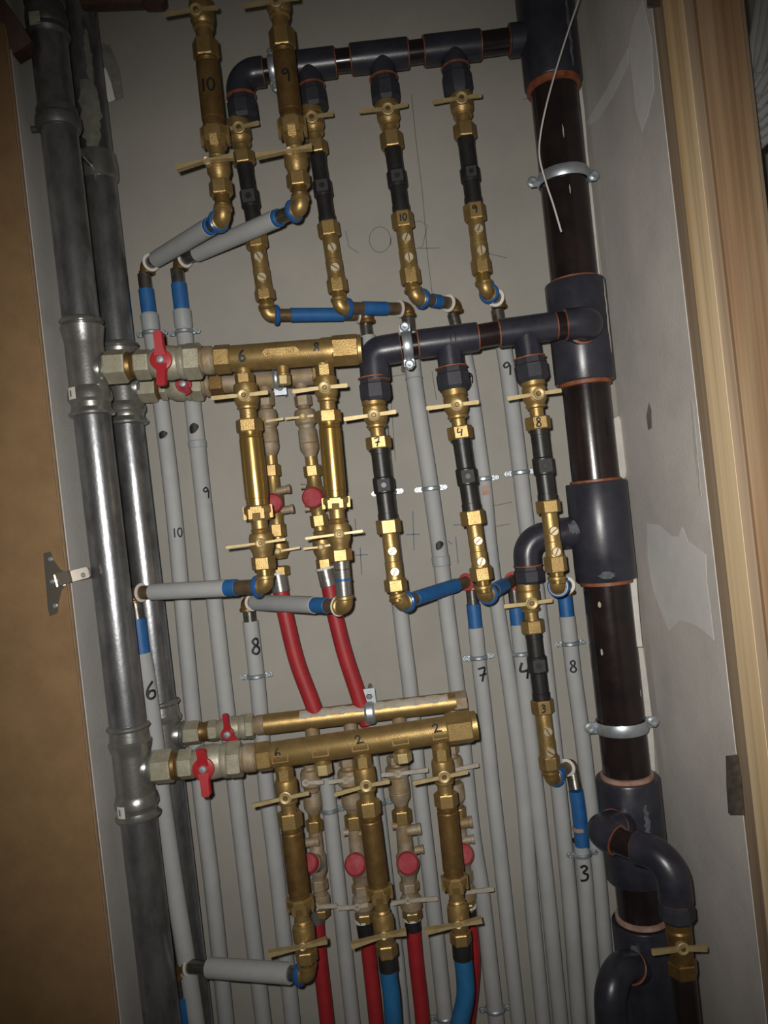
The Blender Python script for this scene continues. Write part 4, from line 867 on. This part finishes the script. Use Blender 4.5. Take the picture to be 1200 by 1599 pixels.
def adapter(ax_p, ax_q, d, r, label, key):
    a = P(*ax_p, d); b = P(*ax_q, d); w = b-a; L = w.length; s = SCL(d); R = r/s
    T = Thing('union_adapter', label, 'adapter', (a+b)/2, 'black union adapters')
    T.part('body', MB().lathe(a, w, [(0, R*.88), (L*.25, R*.92), (L*.3, R), (L*.85, R), (L, R*.85)], 8, math.pi/8), 'adapter_plastic')
    bead(T, a, w, R*.93)
    return T
RT, RP = .0192, .0147
cylpatch(t2, BK, 448, 560, .75, 1.15, 46, 'filler', 'filler_smear', .45)
cylpatch(t3, BK, 888, 899, -.55, .1, 46.5, 'scuff', fill=.8)
cylpatch(t4, BK, 1240, 1300, -.1, .5, 48.5, 'scuff', fill=.35)
cylpatch(t1, BK, 20, 128, .35, .7, 44.5, 'scuff', fill=.5)
cylpatch(t5, BK, 1452, 1505, -.9, -.3, 47, 'scuff', fill=.8)
# top header
d = .08
def tee(label, a, b, br, r, d, grp='black tees on headers', txt=None, dbl=True):
    A = P(*a, d); B = P(*b, d); C = P(*br, d); M = (A+B)/2
    # branch leaves the axis at the foot of C
    w = (B-A).normalized(); ft = A+w*(C-A).dot(w)
    T = Thing('black_tee', label, 'pipe tee', ft, grp)
    o = T.part('body', MB().lathe(A, B-A, [(0, r*.92), (.001, r), ((B-A).length-.001, r), ((B-A).length, r*.92)], 32), 'pvc_fitting')
    T.part('branch', MB().cyl(ft, C, r*.90, n=32, ch=.0006), 'pvc_fitting')
    bead(T, A, w, r*.93); bead(T, B, w, r*.93)
    if txt: write(T, o, txt[0], P(txt[1], txt[2], d), w, w.cross(FR)*-1 if False else basis(w)[1], 15/SCL(d), r, 'U', .16)
    return T, ft
def hpipe(label, a, b, d, r=RP, grp='short black header pipes'):
    T = Thing('black_pipe', label, 'pipe', P(*a, d), grp); T.part('pipe', MB().cyl(P(*a, d), P(*b, d), r, n=30), 'pvc_pipe'); return T
def belbow(label, pts, r, rad=.024, beads=True):
    T = Thing('black_elbow', label, 'elbow', pts[1], 'black plastic elbows')
    T.part('body', MB().tube(fillet(*pts, rad, 14), r, 32), 'pvc_fitting')
    if beads:
        bead(T, pts[0], pts[1]-pts[0], r*.95); bead(T, pts[2], pts[1]-pts[2], r*.95)
    return T
belbow('black elbow at the left end of the top header', [P(412, 112, d), P(371, 117, d), P(377, 153, d)], RT*.97)
hpipe('short black header pipe inside the top zinc clamp', (405, 112), (465, 104), d)
hpipe('short black pipe between second and third tops tees'.replace('tops tees', 'top branches'), (515, 97), (556, 92), d)
hpipe('short black pipe between third and fourth top branches', (628, 84), (668, 79), d)
hpipe('short black pipe joining the top header to the stack', (742, 71), (812, 61), d, .0155)
tee('black tee over the second branch of the top header', (458, 105), (524, 97), (486, 137), RT, d)
tee('black tee over the third branch of the top header', (548, 93), (637, 83), (600, 124), RT, d)
tee('black tee over the fourth branch of the top header', (662, 80), (750, 70), (711, 108), RT, d)
T = t1; T.part('branch', MB().cyl(P(795, 64, .08), P(830, 60, .08), .0205, n=32, ch=.001), 'pvc_fitting'); bead(T, P(795, 64, .08), Vector((1, 0, 0)), .017)
for i, (p, q, r) in enumerate([((377, 152), (382, 190), 24.5), ((486, 136), (492, 172), 23), ((599, 123), (604, 162), 23.5), ((711, 106), (717, 150), 23.5)]):
    adapter(p, q, d, r, 'black union adapter ' + wT[i], i)
# middle header
d = .16
belbow('black elbow at the left end of the middle header', [P(625, 543, d), P(583, 550, d), P(587, 594, d)], .0183, rad=.012)
hpipe('short black header pipe inside the middle zinc clamp', (615, 545), (660, 537), d)
tee('black tee over the middle branch marked 4', (653, 538), (746, 526), (706, 577), .0178, d, txt=('U', 706, 533))
hpipe('short black pipe between the two middle header tees', (740, 527), (785, 519), d)
tee('black tee over the middle branch marked 8', (779, 521), (868, 509), (827, 561), .0173, d, txt=('8', 831, 514))
for p, q, r, i in [((584, 590), (588, 627), 26, 0), ((705, 574), (710, 609), 26.5, 1), ((827, 559), (833, 596), 26, 2)]:
    adapter(p, q, d, r, 'black union adapter ' + wM[i], i)
hpipe('short orange-ringed black pipe beside the front stack elbow', (862, 510), (892, 506), d, .0160)
E = belbow('black elbow bulging forward from the stack to middle header', [P(884, 507, .16), P(926, 501, .162), P(908, 514, .12)], .0190, rad=.020)
T = t2; T.part('branch', MB().cyl(P(905, 517, .10), P(910, 512, .131), .0195, n=32), 'pvc_fitting'); bead(T, P(910, 512, .131), FR, .0192)
# lower elbow
d = .08
belbow('lower black elbow branching left off the stack', [P(884, 833, d), P(822, 840, d), P(825, 884, d)], .0183, rad=.026)
T = t3; T.part('branch', MB().cyl(P(878, 833, .08), P(905, 830, .08), .0205, n=32), 'pvc_fitting'); bead(T, P(879, 833, .08), Vector((1, 0, 0)), .0190)
LB = Ax((880, 833), (915, 829), .08); cylpatch(T, LB, 884, 907, -.2, .9, LB.S*.0206, 'scuff', fill=.9)
adapter((825, 883), (828, 911), d, 24, 'black union adapter on the lone lower branch', 9)
# bottom right
T = t4; c0 = P(986, 1285, .085); c1_ = P(958, 1290, .125)
T.part('branch', MB().cyl(c0, c1_, .0205, n=32), 'pvc_fitting'); bead(T, c1_, c1_-c0, .0200)
belbow('knob shaped black elbow in front of the low tee', [P(962, 1288, .122), P(938, 1297, .150), P(964, 1312, .168)], .0192, rad=.010)
hpipe('short black pipe between the two bottom right elbows', (955, 1309), (1012, 1330), .172) if False else None
T = Thing('black_pipe', 'short black pipe between the two bottom right elbows', 'pipe', P(975, 1315, .175), 'short black header pipes'); T.part('pipe', MB().cyl(P(958, 1309, .165), P(1005, 1327, .195), .0160, n=30), 'pvc_pipe')
belbow('glossy black elbow turning down at the bottom right', [P(996, 1324, .190), P(1049, 1338, .222), P(1056, 1406, .222)], .0192, rad=.030)
adapter((1056, 1405), (1059, 1437), .222, 27.5, 'black union adapter at the bottom right', 10)
AD = Ax((1059, 1437), (1068, 1522), .222)
T = Thing('ball_valve', 'brass ball valve with cross handle at the bottom right', 'valve', AD.at(1470), 'brass ball valves under black headers')
b = MB(); relprof(AD, b, 1434, 1500, VP[:6]+[(.7, 16.5), (1, 16)], 1.12); T.part('body', b, 'brass_dark'); T.part('union_nut', AD.hex(MB(), 1499, 1522, 23), 'brass_dark')
handle(T, AD, (1067, 1481), (1018, 1487), (1105, 1481), AD.r(26), m='brass_handle', th=6.5)
T = Thing('spacer_pipe', 'black plastic spacer pipe under the bottom right valve', 'pipe', AD.at(1600), 'black plastic spacer pipes'); T.part('body', AD.cyl(MB(), 1520, 1680, 19), 'pvc_pipe')
T = t5; c0 = P(1010, 1510, .085); c1_ = P(986, 1510, .115)
T.part('branch', MB().cyl(c0, c1_, .0205, n=32), 'pvc_fitting'); bead(T, c1_, c1_-c0, .0200)
belbow('glossy black elbow turning down at the bottom edge', [P(990, 1508, .110), P(950, 1513, .155), P(955, 1600, .155)], .0192, rad=.030)
T = Thing('black_pipe', 'black pipe leaving the bottom edge below the glossy elbow', 'pipe', P(957, 1640, .155), 'short black header pipes'); T.part('pipe', MB().cyl(P(955, 1598, .155), P(960, 1680, .155), .0160, n=30), 'pvc_pipe')
# big clamps
clamp('wide zinc clamp around the upper stack', bp(279), .08, 38, band=17, earlen=11, earr=11, grp='wide zinc stack clamps', axisdir=BK.w)
clamp('wide zinc clamp around the lower stack', bp(1132), .08, 38, band=18, earlen=12, earr=11, grp='wide zinc stack clamps', axisdir=BK.w)
hd = (P(745, 526, .16)-P(653, 538, .16)).normalized()
clamp('zinc clamp around the middle header', P(636, 540, .16), .16, 20, band=15, earlen=10, earr=11, grp='zinc header clamps', axisdir=hd)
clamp('zinc clamp around the top header behind a brass column', P(427, 109, .08), .08, 19, band=13, earlen=9, earr=9, grp='zinc header clamps', axisdir=hd)
# white wire hanging in front
solo('wire', MB().tube(smooth([P(x, y, dd) for x, y, dd in [(915, -30, .14), (895, 27, .15), (874, 92, .155), (856, 155, .16), (845, 207, .16), (843, 245, .165), (853, 285, .17), (864, 318, .175), (877, 362, .18)]], 8), .0011, 8), 'white_plastic', 'thin pale wire dangling in front of the upper black stack', 'wire')
